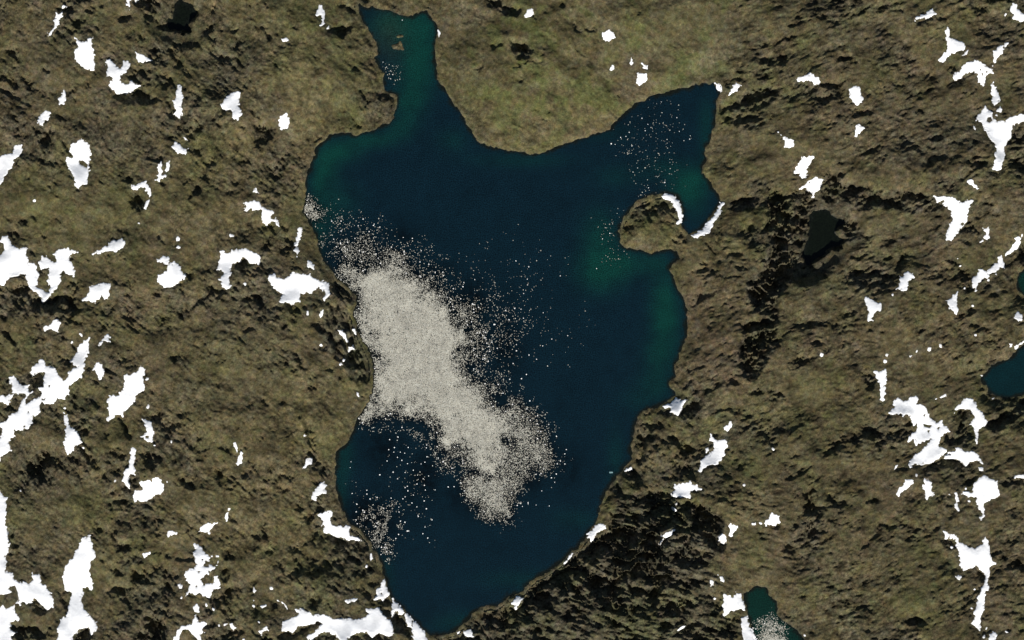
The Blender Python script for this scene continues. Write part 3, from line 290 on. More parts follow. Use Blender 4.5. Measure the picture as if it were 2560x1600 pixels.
(2,3,[(575,690),(560,720),(520,780),(490,805),(480,785),(520,750),(545,720)],'thin snow strip on the shore below the torn patch'),
(2,3,[(1440,490),(1520,455),(1530,470),(1480,520),(1420,560),(1395,610),(1390,600),(1415,550),(1410,520)],'slanting snow shard in the middle of the dark southeastern slope'),
(2,3,[(2020,385),(2060,410),(2120,430),(2130,470),(2080,500),(2065,545),(2045,520),(2050,450)],'grey snow flap on the east rim of a small black hollow'),
(2,3,[(1950,530),(1980,510),(2015,540),(2005,600),(1975,590),(1970,570),(1945,570)],'small snow patch just southwest of the grey snow flap'),
(2,3,[(2260,400),(2300,395),(2300,415),(2265,425)],'tiny snow dash in a line leading to the small snow star'),
(2,3,[(1945,890),(1985,910),(2005,940),(1995,965),(1970,945),(1950,915)],'small leaning snow sliver north of the anvil shaped patch'),
(2,3,[(1870,940),(1890,940),(1900,990),(1870,995)],'small upright snow bar northwest of the anvil shaped patch'),
(2,3,[(1995,1070),(2080,1105),(2110,1080),(2110,1060),(2160,1065),(2190,1150),(2205,1240),(2150,1215),(2100,1240),(2060,1230),(2035,1270),(2000,1275),(1990,1180)],'anvil shaped snow patch beside the green southern pond'),
(2,3,[(2165,1310),(2220,1285),(2250,1380),(2290,1450),(2315,1540),(2190,1540),(2170,1440)],'tall snow slab along the west bank of the green southern pond'),
(2,3,[(1545,1410),(1600,1370),(1640,1370),(1600,1400),(1560,1420)],'faint snow streak near the south edge below the dark slope'),
(3,3,[(20,290),(50,310),(110,340),(105,395),(60,425),(20,415),(-30,430),(-40,380),(-20,360),(0,345)],'small snow star on dark streaked ground east of the black hollows'),
(3,0,[(1375,210),(1390,165),(1450,150),(1540,95),(1580,145),(1540,170),(1450,195)],'sausage shaped snow patch near the north edge above a thin black cliff'),
(3,0,[(2310,30),(2340,80),(2380,130),(2440,150),(2440,215),(2340,210),(2290,190),(2300,150),(2275,110),(2280,70)],'pointed snow patch at the northeast corner'),
(3,0,[(1680,270),(1705,310),(1700,365),(1760,390),(1840,410),(1845,460),(1810,495),(1760,495),(1700,530),(1660,590),(1600,600),(1600,570),(1650,510),(1690,470),(1680,410),(1660,350),(1660,300)],'three pronged snow patch above the long curved arch in the northeast'),
(3,0,[(1880,475),(1860,520),(1820,535),(1850,495)],'tiny snow dash between the three pronged patch and the arch'),
(3,0,[(2180,430),(2250,415),(2250,430),(2210,455),(2200,510),(2150,560),(2130,595),(2115,590),(2120,550),(2105,490),(2140,470)],'small tapering snow patch northeast of the long curved arch'),
(3,0,[(1730,740),(1735,710),(1790,680),(1830,620),(1870,590),(1960,590),(2010,610),(2060,650),(2115,665),(2115,700),(2070,710),(2040,740),(2025,810),(1970,790),(1965,720),(1930,670),(1880,690),(1770,765)],'long curved snow arch in the northeast with small holes in one end',[[(1985,660),(1995,665),(1988,680)],[(2005,690),(2025,725),(2010,715)],[(2045,680),(2060,685),(2050,695)]]),
(3,0,[(2120,775),(2145,850),(2175,900),(2175,970),(2125,1010),(2100,975),(2110,920),(2095,860),(2105,800)],'narrow snow strip linking the curved arch to the big forked snowfield'),
(3,0,[(2180,1000),(2195,1040),(2180,1065),(2150,1055)],'tiny snow comma at the lower end of the narrow linking strip'),
(3,0,[(2040,1010),(2070,1050),(2105,1070),(2110,1120),(2160,1150),(2225,1150),(2260,1110),(2320,1100),(2380,1080),(2450,1110),(2450,1160),(2380,1160),(2310,1180),(2280,1240),(2285,1290),(2235,1370),(2220,1400),(2230,1460),(2200,1530),(2195,1600),(2165,1610),(2110,1600),(2130,1540),(2120,1460),(2140,1410),(2080,1320),(2030,1240),(2000,1160),(1970,1140),(1945,1150),(1975,1080),(2010,1050)],'big forked snowfield reaching the east edge, with one round hole',[[(2060,1120),(2090,1110),(2105,1145),(2080,1165),(2055,1150)]]),
(3,0,[(1930,1195),(1955,1220),(1945,1240),(1930,1225)],'tiny snow dab off the west side of the big forked snowfield'),
(3,0,[(265,735),(310,735),(350,710),(395,705),(440,735),(480,765),(530,775),(490,790),(430,810),(410,790),(350,770),(270,780)],'low humped snow patch above a black ledge east of the northeast bay'),
(3,0,[(760,850),(790,830),(860,825),(870,870),(890,935),(870,970),(830,1005),(795,980),(770,920)],'shield shaped snow patch on brown ground east of the humped one'),
(3,0,[(820,1185),(845,1185),(900,1215),(880,1240),(820,1290)],'small snow pennant below the shield shaped patch'),
(3,0,[(70,1250),(85,1250),(115,1280),(130,1300),(170,1310),(230,1340),(235,1370),(200,1410),(135,1400),(150,1350),(120,1290)],'small snow patch with a thin tail to the northwest, east of the bay'),
(3,1,[(310,-20),(430,-35),(410,10),(360,80),(365,150),(310,180),(290,130),(240,130),(240,100),(290,30)],'leaning snow patch south of the tailed one, upper of a close pair'),
(3,1,[(300,275),(310,240),(360,220),(400,180),(430,165),(520,190),(490,240),(470,290),(440,310),(435,365),(410,350),(415,300),(385,300),(360,265)],'winged snow patch above the black ridges, lower of a close pair'),
(3,1,[(1860,200),(1920,185),(1925,230),(1970,275),(1955,290),(1915,250),(1880,245)],'small snow patch with a thin tail above the fox head snowfield'),
(3,1,[(1535,335),(1600,360),(1640,345),(1760,365),(1800,400),(1840,405),(1865,375),(1920,385),(1890,450),(1865,520),(1885,570),(1840,620),(1780,680),(1720,765),(1670,765),(1670,690),(1705,600),(1735,560),(1710,510),(1690,460),(1640,430),(1640,390),(1590,400)],'snowfield like a fox head, wide above and narrowing to the south',[[(1805,605),(1830,590),(1842,608),(1822,628)]]),
(3,1,[(2025,650),(2080,630),(2095,740),(2060,750),(2025,740),(2040,690)],'small snow block southeast of the fox head snowfield'),
(3,1,[(1985,780),(2020,750),(2030,770),(1995,785)],'tiny snow dash at the foot of the small block'),
(3,1,[(2335,730),(2375,715),(2390,770),(2370,830),(2310,860),(2240,910),(2240,880),(2310,800),(2340,770)],'thin snow band slanting beside the east edge'),
(3,1,[(2160,910),(2205,900),(2225,960),(2220,1010),(2160,1050),(2110,1060),(2070,1080),(2090,1160),(2040,1100),(2000,1140),(1970,1200),(1950,1245),(1930,1200),(1910,1180),(1920,1120),(1960,1070),(1975,1030),(2060,1050),(2110,1010),(2160,960)],'long ragged diagonal snow band with a southern spur, near the east edge'),
(3,1,[(1265,1070),(1300,1045),(1340,1060),(1375,1105),(1320,1140),(1300,1200),(1290,1235),(1250,1235),(1195,1225),(1200,1200),(1230,1150),(1225,1095),(1265,1105)],'hourglass snow patch on brown ground southeast of the large dark tarn'),
(3,1,[(905,1290),(940,1295),(1000,1330),(1055,1360),(1045,1410),(1000,1460),(960,1480),(980,1512),(940,1525),(920,1512),(940,1440),(920,1380)],'flag shaped snow patch southwest of the hourglass patch'),
(3,1,[(1775,1250),(1760,1310),(1780,1370),(1775,1440),(1755,1465),(1740,1420),(1710,1400),(1690,1410),(1695,1370),(1680,1330),(1730,1295)],'upright ragged snow patch southwest of the long ragged diagonal band'),
(3,1,[(2320,1460),(2350,1435),(2380,1460),(2400,1510),(2385,1530),(2340,1520),(2320,1490)],'small snow patch near the east edge north of the blue pond'),
(3,2,[(985,480),(1040,485),(1100,465),(1110,520),(1100,590),(1095,690),(1075,755),(1045,755),(1050,680),(1040,600),(1010,530)],'carrot shaped snow patch pointing south above the great torn snowfield'),
(3,2,[(2270,225),(2305,225),(2305,265),(2280,255)],'tiny snow scrap at the north shore of the blue eastern pond'),
(3,2,[(2325,250),(2370,225),(2440,180),(2440,200),(2380,240),(2330,285)],'thin snow strip lining the north shore of the blue eastern pond'),
(3,2,[(1575,745),(1640,710),(1680,690),(1675,720),(1610,735)],'thin slanting snow scratch north of the arched eastern patch'),
(3,2,[(1120,875),(1180,820),(1175,770),(1220,735),(1270,760),(1330,760),(1335,735),(1380,715),(1415,740),(1390,790),(1440,800),(1480,820),(1500,870),(1530,930),(1580,965),(1630,960),(1650,990),(1700,1015),(1710,1050),(1650,1060),(1620,1130),(1605,1180),(1680,1220),(1640,1270),(1580,1320),(1520,1360),(1430,1365),(1380,1360),(1330,1390),(1310,1360),(1360,1300),(1370,1270),(1430,1240),(1500,1170),(1530,1120),(1450,1150),(1385,1180),(1375,1110),(1310,1155),(1315,1110),(1350,1065),(1385,1060),(1390,1010),(1350,970),(1320,900),(1310,880),(1270,900),(1210,880),(1150,890)],'great torn snowfield with several rock windows, southwest of the blue pond',[[(1460,980),(1540,995),(1520,1015),(1465,1005)],[(1375,1000),(1400,970),(1392,1050),(1362,1060)],[(1590,1015),(1618,1005),(1600,1035)],[(1455,895),(1480,885),(1470,915)],[(1495,1040),(1520,1040),(1510,1065)]]),
(3,2,[(1750,885),(1765,840),(1820,770),(1860,735),(1920,745),(1955,775),(1965,830),(2025,885),(2060,970),(2050,990),(1980,1030),(1965,1165),(1950,1120),(1940,1030),(1905,980),(1930,920),(1925,850),(1860,840),(1800,835)],'arched snow patch tapering to a long southern tail, below the blue pond'),
(3,2,[(1770,1190),(1850,1235),(1930,1240),(1990,1280),(2015,1355),(1950,1320),(1890,1340),(1860,1380),(1820,1330),(1750,1310),(1650,1310),(1660,1290),(1730,1270),(1700,1250),(1760,1240)],'spread bat shaped snow patch east of the great torn snowfield foot'),
(3,2,[(1980,1390),(2025,1385),(2030,1425),(1980,1415)],'small square snow bit below the bat shaped patch'),
(3,2,[(1175,1410),(1190,1370),(1215,1365),(1190,1405)],'tiny snow dash southwest of the great torn snowfield'),
(3,2,[(2320,1465),(2440,1440),(2440,1480),(2310,1490)],'flat snow strip cut by the east edge, level with the bat shaped patch'),
(3,3,[(1280,-20),(1340,-10),(1365,20),(1320,60),(1270,90),(1215,145),(1200,130),(1230,60),(1270,20)],'slanted snow dart west of the short snow boot'),
(3,3,[(1465,-20),(1510,0),(1525,30),(1530,90),(1580,135),(1520,155),(1480,180),(1465,130),(1450,75)],'short boot shaped snow patch between the dart and the broad shield tower'),
(3,3,[(1930,30),(1970,-10),(2030,-60),(2080,-20),(2150,0),(2150,40),(2175,130),(2130,150),(2080,190),(2030,210),(2025,340),(2000,375),(1985,360),(2000,310),(1955,200),(1955,160),(1880,165),(1825,130),(1835,110),(1920,110)],'broad headed snow patch with a thin southern stem and a western arm'),
(3,3,[(1745,115),(1780,120),(1785,230),(1800,290),(1775,295),(1755,250),(1765,160)],'thin upright snow stick west of the broad headed patch'),
(3,3,[(1640,470),(1700,505),(1770,515),(1800,570),(1890,640),(1960,630),(2005,600),(2035,540),(2070,580),(2080,680),(2095,740),(2135,775),(2085,820),(2080,900),(2060,960),(2075,1010),(2040,1060),(2030,1150),(2005,1250),(2000,1340),(1990,1415),(1960,1390),(1905,1340),(1935,1290),(1930,1240),(1960,1170),(1960,1100),(1990,1050),(2010,1000),(2040,930),(2040,880),(1990,840),(1960,790),(1910,830),(1840,845),(1800,790),(1795,720),(1770,620),(1760,560),(1700,540),(1660,555)],'large horned snowfield with a very long thin southern leg'),
(3,3,[(2070,1450),(2110,1420),(2155,1445),(2130,1500),(2110,1540),(2080,1520)],'small snow patch on the south edge below the long thin leg'),
]
# specks: column, row, x, y, radius, label
D = [
(0,1,1325,600,12,'tiny snow speck south of the short dash under the hooked crescent'),
(0,1,1693,750,18,'tiny snow fleck, upper of two above the mitten shaped patch'),
(0,1,1690,825,14,'tiny snow fleck, lower of two above the mitten shaped patch'),
(0,1,2197,720,20,'small snow dot north of the tall snow arch'),
(0,1,2325,1170,14,'tiny snow speck inside the south opening of the tall arch'),
(0,1,340,390,15,'tiny curled snow speck below the large block with a rocky hole, to its west'),
(0,2,780,140,14,'tiny snow speck at the northern tip of the huge branching snowfield'),
(0,2,690,215,14,'tiny snow speck west of the branching snowfield tip'),
(0,2,625,830,12,'tiny snow speck on the neck of the bottle shaped patch'),
(0,2,1400,555,14,'tiny snow speck at the east edge of the broad diagonal patch'),
(0,2,1407,817,16,'small snow dot between the broad diagonal patch and the bent holed one'),
(0,2,1630,1140,12,'faint snow speck east of the bent holed patch'),
(0,2,1470,1180,10,'faint snow speck under the bent holed patch'),
(0,2,800,1200,10,'faint snow speck beside the foot of the bottle shaped patch'),
(0,3,1100,5,12,'tiny snow speck west of the foot of the slim snow column'),
(0,3,205,95,9,'tiny snow speck east of the top of the tall southwestern snowfield'),
(0,3,1590,10,10,'tiny snow speck east of the notched snow patch'),
(0,3,2175,270,12,'tiny snow speck above the thin upright chip near the fish shaped patch'),
(0,3,2065,710,15,'small snow fleck off the northeast side of the speckled ragged patch'),
(0,3,2010,712,11,'tiny snow fleck touching the northeast side of the speckled ragged patch'),
(0,3,1715,995,24,'pale round snow blot west of the speckled ragged patch'),
(0,3,1730,1098,15,'pale snow blot under the southwest corner of the speckled ragged patch'),
(0,3,2068,768,10,'faint snow speck east of the waist of the speckled ragged patch'),
(0,3,1960,1170,17,'small snow fleck east of the pear shaped patch, nearer one'),
(0,3,2025,1213,14,'small snow fleck east of the pear shaped patch, farther one'),
(0,3,2078,1365,11,'tiny snow speck between the frayed patch and the rubble scrap'),
(0,3,2140,1355,17,'small snow fleck touching the rounded scrap in dark rubble'),
(0,3,2400,1130,10,'tiny snow speck below the slim chip on dark rubble'),
(0,3,2400,1185,11,'tiny snow speck second below the slim chip on dark rubble'),
(0,3,2310,1505,16,'small snow fleck cut by the south edge, east of the frayed patch'),
(1,0,685,265,16,'tiny snow dot at the foot of the upright blade'),
(1,2,620,235,13,'tiny snow speck on a black ledge west of the ice field pair'),
(1,2,830,382,12,'faint snow speck among black rocks, upper of a pair by the ice field'),
(1,2,805,418,18,'small snow dot among black rocks, lower of a pair by the ice field'),
(1,2,467,1090,19,'tiny snow dot on tan ground north of the small bent patch'),
(1,3,1043,815,15,'tiny snow dot inland of the waterline sliver'),
(1,3,152,1018,16,'tiny snow dot on tan ground far north of the faint smear'),
(1,3,35,1330,11,'tiny snow speck beside the small spiked scrap'),
(1,2,1040,-90,0,''),
(2,3,1550,220,15,'tiny snow fleck directly under the square patch'),
(2,3,2340,402,16,'tiny snow dot in line with the small snow star, nearest to it'),
(2,3,1913,1115,12,'tiny snow speck on the west side of the anvil shaped patch'),
(2,3,2182,40,11,'tiny snow speck alone on brown ground northeast of the black hollows'),
(3,0,2108,628,8,'tiny snow speck at the east end of the curved northeastern arch'),
(3,0,2147,1098,12,'tiny snow dot in the fork of the big forked snowfield'),
(3,0,2228,150,13,'tiny snow speck west of the northeast corner patch'),
(3,1,1780,935,9,'tiny snow speck above a thin flake on a dark ledge, east side'),
(3,1,1808,1005,13,'thin snow flake at the end of a dark curved ledge'),
(3,1,1848,1212,10,'tiny snow speck west of the foot of the long ragged diagonal band'),
(3,1,1922,1378,10,'tiny snow speck south of the long ragged diagonal band'),
(3,1,2395,710,9,'tiny snow speck at the top of the thin band by the east edge'),
(3,1,2150,1080,12,'tiny snow dot under the upper half of the long ragged diagonal band'),
(3,1,1160,1272,12,'tiny snow dot just southwest of the hourglass patch'),
(3,2,1090,385,16,'small snow fleck above the carrot shaped patch, lower of two'),
(3,2,1113,333,12,'tiny snow fleck above the carrot shaped patch, upper of two'),
(3,2,497,325,16,'tiny snow dot far west of the carrot shaped patch'),
(3,2,1335,340,13,'tiny snow fleck, westernmost of four in a slanting line'),
(3,2,1393,297,10,'tiny snow speck, second from the west of four in a slanting line'),
(3,2,1515,270,21,'speckled snow fleck, third from the west of four in a slanting line'),
(3,2,1620,245,20,'small snow fleck, easternmost of four in a slanting line'),
(3,2,1950,142,10,'tiny snow speck northwest of the blue eastern pond'),
(3,2,35,1215,14,'tiny snow dot alone east of the wing shaped patch'),
(3,2,1390,1460,12,'tiny snow dot between the great torn snowfield and the slanted dart'),
(3,2,2127,740,11,'tiny snow speck on the south bank of the blue eastern pond'),
(3,2,2020,525,11,'tiny snow speck at the western tip of the blue eastern pond'),
(3,3,1893,200,15,'tiny snow dot between the thin stick and the broad headed patch'),
(3,3,1858,78,10,'tiny snow speck above the western arm of the broad headed patch'),
(3,3,1703,132,9,'tiny snow speck west of the thin upright stick'),
(3,3,1725,628,15,'small snow curl in the dark hollow west of the large horned snowfield'),
(3,3,1780,908,23,'round snow blot southwest of the large horned snowfield'),
(3,3,1910,1200,12,'tiny snow speck west of the long thin snow leg'),
(3,3,2050,1392,16,'small snow fleck at the foot of the long thin snow leg'),
(3,3,2025,1472,13,'tiny snow speck beside the small patch on the south edge'),
(3,3,2235,1425,16,'small snow fleck near the south edge east of the long thin leg'),
(3,3,1940,1025,8,'tiny snow speck beside the upper part of the long thin leg'),
(3,3,345,1468,8,'tiny snow speck at the east bank of the green southern pond'),
]
# ---- numeric helpers ---------------------------------------------------------------------------
def pts(c, r, p):
    a = np.array(p, dtype=np.float64) * K
    a[:, 0] += c * 640; a[:, 1] += r * 400
    return a                                            # metres east / south of the frame's north-west corner

def sdf(P, X, Y):
    """signed distance to polygon P (positive inside) at the points X, Y (1-D arrays)"""
    d = np.full(X.shape, 1e12); ins = np.zeros(X.shape, bool)
    n = len(P)
    for i in range(n):
        x0, y0 = P[i]; x1, y1 = P[(i + 1) % n]
        ex, ey = x1 - x0, y1 - y0; L = ex * ex + ey * ey + 1e-9
        t = np.clip(((X - x0) * ex + (Y - y0) * ey) / L, 0, 1)
        dx = X - x0 - t * ex; dy = Y - y0 - t * ey
        np.minimum(d, dx * dx + dy * dy, out=d)
        if y0 != y1:
            c = (Y >= min(y0, y1)) & (Y < max(y0, y1)) & (X < x0 + (Y - y0) / (y1 - y0) * ex)
            ins ^= c
    d = np.sqrt(d)
    return np.where(ins, d, -d)

G = 2.0                                                 # terrain spacing in metres
X0, X1, Y0, Y1 = -200, 2760, -200, 1800
gx = np.arange(X0, X1 + .1, G); gy = np.arange(Y0, Y1 + .1, G)
NX, NY = len(gx), len(gy)
fx = np.fft.rfftfreq(NX, G)[None, :]; fy = np.fft.fftfreq(NY, G)[:, None]

def noise(seed, Lx, Ly=None, ang=0.0, b=4.0, lo=None):
    """Gaussian random field, feature size Lx along ang (degrees, up to the right), Ly across"""
    Ly = Ly or Lx
    g = np.random.default_rng(seed).standard_normal((NY, NX))
    a = math.radians(-ang); ca, sa = math.cos(a), math.sin(a)
    u = fx * ca + fy * sa; v = -fx * sa + fy * ca
    k2 = (u * Lx) ** 2 + (v * Ly) ** 2
    F = (1 + k2 * 6) ** (-b / 2)
    if lo: F = F * (1 - np.exp(-((fx ** 2 + fy ** 2) * lo * lo)))
    n = np.fft.irfft2(np.fft.rfft2(g) * F, s=(NY, NX))
    return ((n - n.mean()) / n.std()).astype(np.float32)

def blur(a, s):
    pad = int(min(3 * s / G, 120)) + 1
    ap = np.pad(a, pad, mode='edge')
    px = np.fft.rfftfreq(ap.shape[1], G)[None, :]; py = np.fft.fftfreq(ap.shape[0], G)[:, None]
    r = np.fft.irfft2(np.fft.rfft2(ap) * np.exp(-2 * (math.pi * s) ** 2 * (px ** 2 + py ** 2)), s=ap.shape)
    return r[pad:-pad, pad:-pad].astype(np.float32)

def cdf(n):
    t = 1 / (1 + .2316419 * np.abs(n))
    q = .39894 * np.exp(-n * n / 2) * t * (.31938153 + t * (-.356563782 + t * (1.781477937 + t * (-1.821255978 + t * 1.330274429))))
    return np.where(n > 0, 1 - q, q).astype(np.float32)

def samp(a, X, Y):
    """bilinear sample of a grid field at metres X, Y"""
    u = np.clip((X - X0) / G, 0, NX - 1.001); v = np.clip((Y - Y0) / G, 0, NY - 1.001)
    i = u.astype(int); j = v.astype(int); u = u - i; v = v - j
    return (a[j, i] * (1 - u) * (1 - v) + a[j, i + 1] * u * (1 - v) + a[j + 1, i] * (1 - u) * v + a[j + 1, i + 1] * u * v)

def box(P, m):
    i0 = max(0, int((P[:, 0].min() - m - X0) / G)); i1 = min(NX, int((P[:, 0].max() + m - X0) / G) + 2)
    j0 = max(0, int((P[:, 1].min() - m - Y0) / G)); j1 = min(NY, int((P[:, 1].max() + m - Y0) / G) + 2)
    return i0, i1, j0, j1

def grid_sdf(P, m):
    i0, i1, j0, j1 = box(P, m)
    if i1 <= i0 or j1 <= j0: return None
    XX, YY = np.meshgrid(gx[i0:i1], gy[j0:j1])
    return (slice(j0, j1), slice(i0, i1)), sdf(P, XX.ravel(), YY.ravel()).reshape(XX.shape).astype(np.float32)

XX, YY = np.meshgrid(gx, gy)
XX = XX.astype(np.float32); YY = YY.astype(np.float32)
ss = lambda a, b, t: (lambda q: q * q * (3 - 2 * q))(np.clip((t - a) / (b - a), 0, 1))

# ---- water outlines ----------------------------------------------------------------------------
lake_poly = np.concatenate([pts(c, r, p) for c, r, p in LAKE])
pond_polys = [(pts(c, r, p), k) for (c, r, p), k in PONDS]
water = np.full((NY, NX), -200.0, np.float32); tarn = water.copy()           # signed distance, positive over water
for P, k in [(lake_poly, 'lake')] + pond_polys:
    s, d = grid_sdf(P, 190)
    water[s] = np.maximum(water[s], d)
    if k == 'dark': tarn[s] = np.maximum(tarn[s], d)
rag = noise(5, 7, b=3.0)
rag2 = noise(6, 14, b=3.2)
water_r = water + (rag * 1.3 + rag2 * 1.6) * ss(-16, -3, -np.abs(water))
# two rocky islets in the inlet
for (ix, iy, rx, ry) in [(992, 117, 9, 8), (1003, 91, 11, 3.5), (1000, 113, 5, 9), (1005, 121, 5, 5)]:
    e = 1 - np.hypot((XX - ix) / rx, (YY - iy) / ry)
    water_r = np.where(e > -.6, np.minimum(water_r, -(e + rag * .35) * min(rx, ry)), water_r)

# ---- snow mask ---------------------------------------------------------------------------------
snow_polys = []
for e in S:
    c, r, p, lab = e[:4]
    snow_polys.append((pts(c, r, p), [pts(c, r, h) for h in (e[4] if len(e) > 4 else [])], lab))
for n_, (c, r, x, y, rad, lab) in enumerate(D):
    if rad <= 0: continue
    rr = random.Random(n_ + 50); k = 9; st = rr.uniform(.65, 1.0); th = rr.uniform(0, 3.14)
    p = []
    for i in range(k):
        a = 2 * math.pi * i / k; q = rad * rr.uniform(.75, 1.2)
        u, v = q * math.cos(a) * 1.1, q * math.sin(a) * st
        p.append((x + u * math.cos(th) - v * math.sin(th), y + u * math.sin(th) + v * math.cos(th)))
    snow_polys.append((pts(c, r, p), [], lab))
snow = np.full((NY, NX), -40.0, np.float32)
for P, H, lab in snow_polys:
    g = grid_sdf(P, 30)
    if g is None: continue
    d = g[1]
    snow[g[0]] = np.maximum(snow[g[0]], d)
fine = noise(9, 2.6, b=3.2)

# ---- broken ground: steep north faces that the southern sun cannot reach ----------------------
low = noise(21, 90, b=4); clump = noise(22, 24, b=3.2)
wx = noise(24, 90, b=4.6) * 7 + noise(25, 16, b=3.4) * 1.6; wy = noise(26, 90, b=4.6) * 7 + noise(27, 16, b=3.4) * 1.6
warp = lambda a: samp(a, (XX + wx).ravel(), (YY + wy).ravel()).reshape(NY, NX).astype(np.float32)
meadow = ss(1120, 1260, XX) * ss(1900, 1760, XX) * ss(420, 330, YY)
P_ = (.04 + .10 * cdf(low) + .03 * ss(1800, 2000, XX) + .02 * ss(700, 550, XX)) * (.10 + 3.0 * cdf(clump * .75 + low * .45) ** 3)
P_ = P_ * (1 - .88 * meadow)
scree = np.exp(-((XX - 1760) / 90) ** 2 - ((YY - 790) / 190) ** 2)
P_ = P_ * (1 - .5 * scree)
for x, y, rx, ry, k, v in LANDS:
    if k in 'tgr': P_ = P_ * (1 - .7 * min(v, 1) * np.exp(-(((XX - x) / rx) ** 2 + ((YY - y) / ry) ** 2) * .8))
P_ = P_.astype(np.float32)
Psolid = np.zeros_like(P_)
for c, r, v, p in CLIFFS:
    P = pts(c, r, p); s, d = grid_sdf(P, 14)
    soft = 5.0 if v < .65 else 2.2
    v = v if v >= .8 else min(.85, v * 1.25)
    m = ss(-soft, soft * .6, d + rag[s] * (2.5 if v > .65 else 5))
    P_[s] = np.maximum(P_[s], v * m)
# direction of the ledges differs from place to place
nL = noise(31, 26, 14, -42, b=2.5)                        # west: down to the right
nR = noise(32, 36, 13, 16, b=2.5)                      # east: up to the right
nB = noise(33, 30, 12, -14, b=2.5)                     # south-east slope
nI = noise(34, 7, 7, 0, b=2.6)
wR = ss(1650, 1850, XX + low * 60); wB = wR * ss(1150, 1300, YY + low * 60) * ss(2050, 1900, XX) + ss(1200, 1300, XX) * ss(1180, 1300, YY) * ss(1950, 1850, XX)
wB = np.clip(wB, 0, 1); wR = np.clip(wR - wB, 0, 1); wL = 1 - wR - wB
lL, lR, lB = noise(35, 11, 3.0, -50, b=2.6), noise(36, 17, 3.2, 20, b=2.6), noise(37, 16, 3.2, -14, b=2.6)   # long thin ledges
n = warp(wL * (.68 * nL + .73 * lL) + wR * (.66 * nR + .75 * lR) + wB * (.5 * nB + .87 * lB)) + .5 * nI
n = n / np.sqrt(wL ** 2 + wR ** 2 + wB ** 2 + .2)
polyline = {}
def line_dist(pl):
    i0, i1, j0, j1 = box(pl, 40)
    A, B = XX[j0:j1, i0:i1], YY[j0:j1, i0:i1]; d = np.full(A.shape, 1e9, np.float32)
    A = A + 5 * fld1[j0:j1, i0:i1]; B = B + 5 * fld2[j0:j1, i0:i1]
    for (x0, y0), (x1, y1) in zip(pl[:-1], pl[1:]):
        ex, ey = x1 - x0, y1 - y0; t = np.clip(((A - x0) * ex + (B - y0) * ey) / (ex * ex + ey * ey + 1e-9), 0, 1)
        d = np.minimum(d, np.hypot(A - x0 - t * ex, B - y0 - t * ey))
    return (slice(j0, j1), slice(i0, i1)), d
fld1, fld2 = noise(28, 9, b=4), noise(29, 9, b=4)
n = n / 1.12
for c, r, p, wd, k, v in LINES:
    if k != 'x': continue
    s, d = line_dist(pts(c, r, p)); P_[s] = np.maximum(P_[s], v * ss(wd * 1.5, wd * .7, d))
# thin ledges: long lines following the strike of the rock, present only in places
zl = warp(wL * noise(81, 26, 7, -46, b=2.9) + wR * noise(82, 30, 9, 20, b=2.6) + wB * noise(83, 34, 7, -13, b=2.9))
gate = noise(84, 20, b=3.2) + .5 * low
soft_land = np.zeros((NY, NX), np.float32)               # grassy and sandy slopes are smooth
for x, y, rx, ry, k, v in LANDS:
    if k in 'tgr': soft_land += v * np.exp(-(((XX - x) / rx) ** 2 + ((YY - y) / ry) ** 2) * .8)
soft_land = np.clip(soft_land * (1 + .35 * clump), 0, 1).astype(np.float32)
thin = (np.abs(zl) < .045) & (gate > .15 + 1.6 * meadow + 1.5 * soft_land + .45 * wL)
mask = ((cdf(n) < P_) | thin) & (water_r < -1.5) & (snow < -1.0)
TAN = math.tan(SUN_EL)
S_ = np.zeros((NY, NX), np.float32)
D_ = np.zeros(NX, np.float32)
ridge = np.floor((YY + .12 * XX + 16 * noise(38, 34, b=3.6) + 5 * noise(39, 9, b=3)) / 36)   # crests that interrupt the long slopes
for j in range(NY - 1, -1, -1):                         # walk north, away from the sun: steep drops, gentle recoveries
    side = (np.roll(D_, 2) + np.roll(D_, -2)) * .12 + (np.roll(D_, 1) + np.roll(D_, -1)) * .2 + D_ * .36
    wet = water_r[j] > -3
    D_ = np.where(mask[j], np.minimum(side + G * TAN * 1.25, 62.0), np.maximum(side - np.maximum(np.minimum(.22 * D_, 5.5), G * .16), 0))
    if j < NY - 1: D_ = np.where((ridge[j] != ridge[j + 1]) & (D_ > 30), D_ * .25, D_)
    D_ = np.where(wet | (snow[j] > -1), D_ * .6, D_).astype(np.float32)
    S_[j] = D_
carve = S_

# ---- height ------------------------------------------------------------------------------------
land = np.maximum(-water_r, 0)
hill = 5 * (1 - np.exp(-land / 25)) + 14 * (1 - np.exp(-land / 120))
roll = noise(41, 75, b=4.2) * 7.0 + noise(42, 30, b=3.6) * 2.8
rough_w = warp(wL * noise(43, 12, 6, -42, b=2.45) + wR * noise(44, 13, 7, 20, b=2.4) + wB * noise(45, 16, 6, -14, b=2.45))
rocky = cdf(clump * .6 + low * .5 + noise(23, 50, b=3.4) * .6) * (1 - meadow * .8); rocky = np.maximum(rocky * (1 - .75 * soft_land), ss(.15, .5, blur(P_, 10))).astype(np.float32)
crease = warp(wL * np.abs(noise(85, 30, 14, -44, b=3.0)) + wR * np.abs(noise(86, 30, 15, 22, b=2.7)) + wB * np.abs(noise(87, 34, 13, -14, b=3.0)))
rough = rough_w * (.45 + .9 * rocky) - crease * 3.0 * (.3 + .8 * rocky) * (1 - .35 * wL) + noise(46, 4.5, b=2.8) * (.26 + .28 * rocky)
near = ss(0, 14, land)
calm = 1 - ss(-5, 1, snow)
lift = blur(carve, 50) * 1.15
H = hill + roll * near * ss(0, 45, land) + (rough * near + lift * ss(0, 26, land)) * (.15 + .85 * calm)
Hs = blur(H, 7)
H = H * calm + Hs * (1 - calm)
H = H - carve * ss(0, 6, land + 2)
H = np.where(water_r < -1.0, np.maximum(H, .35 + .12 * fine * calm - np.maximum(land - 8, 0) * 1.2), H)
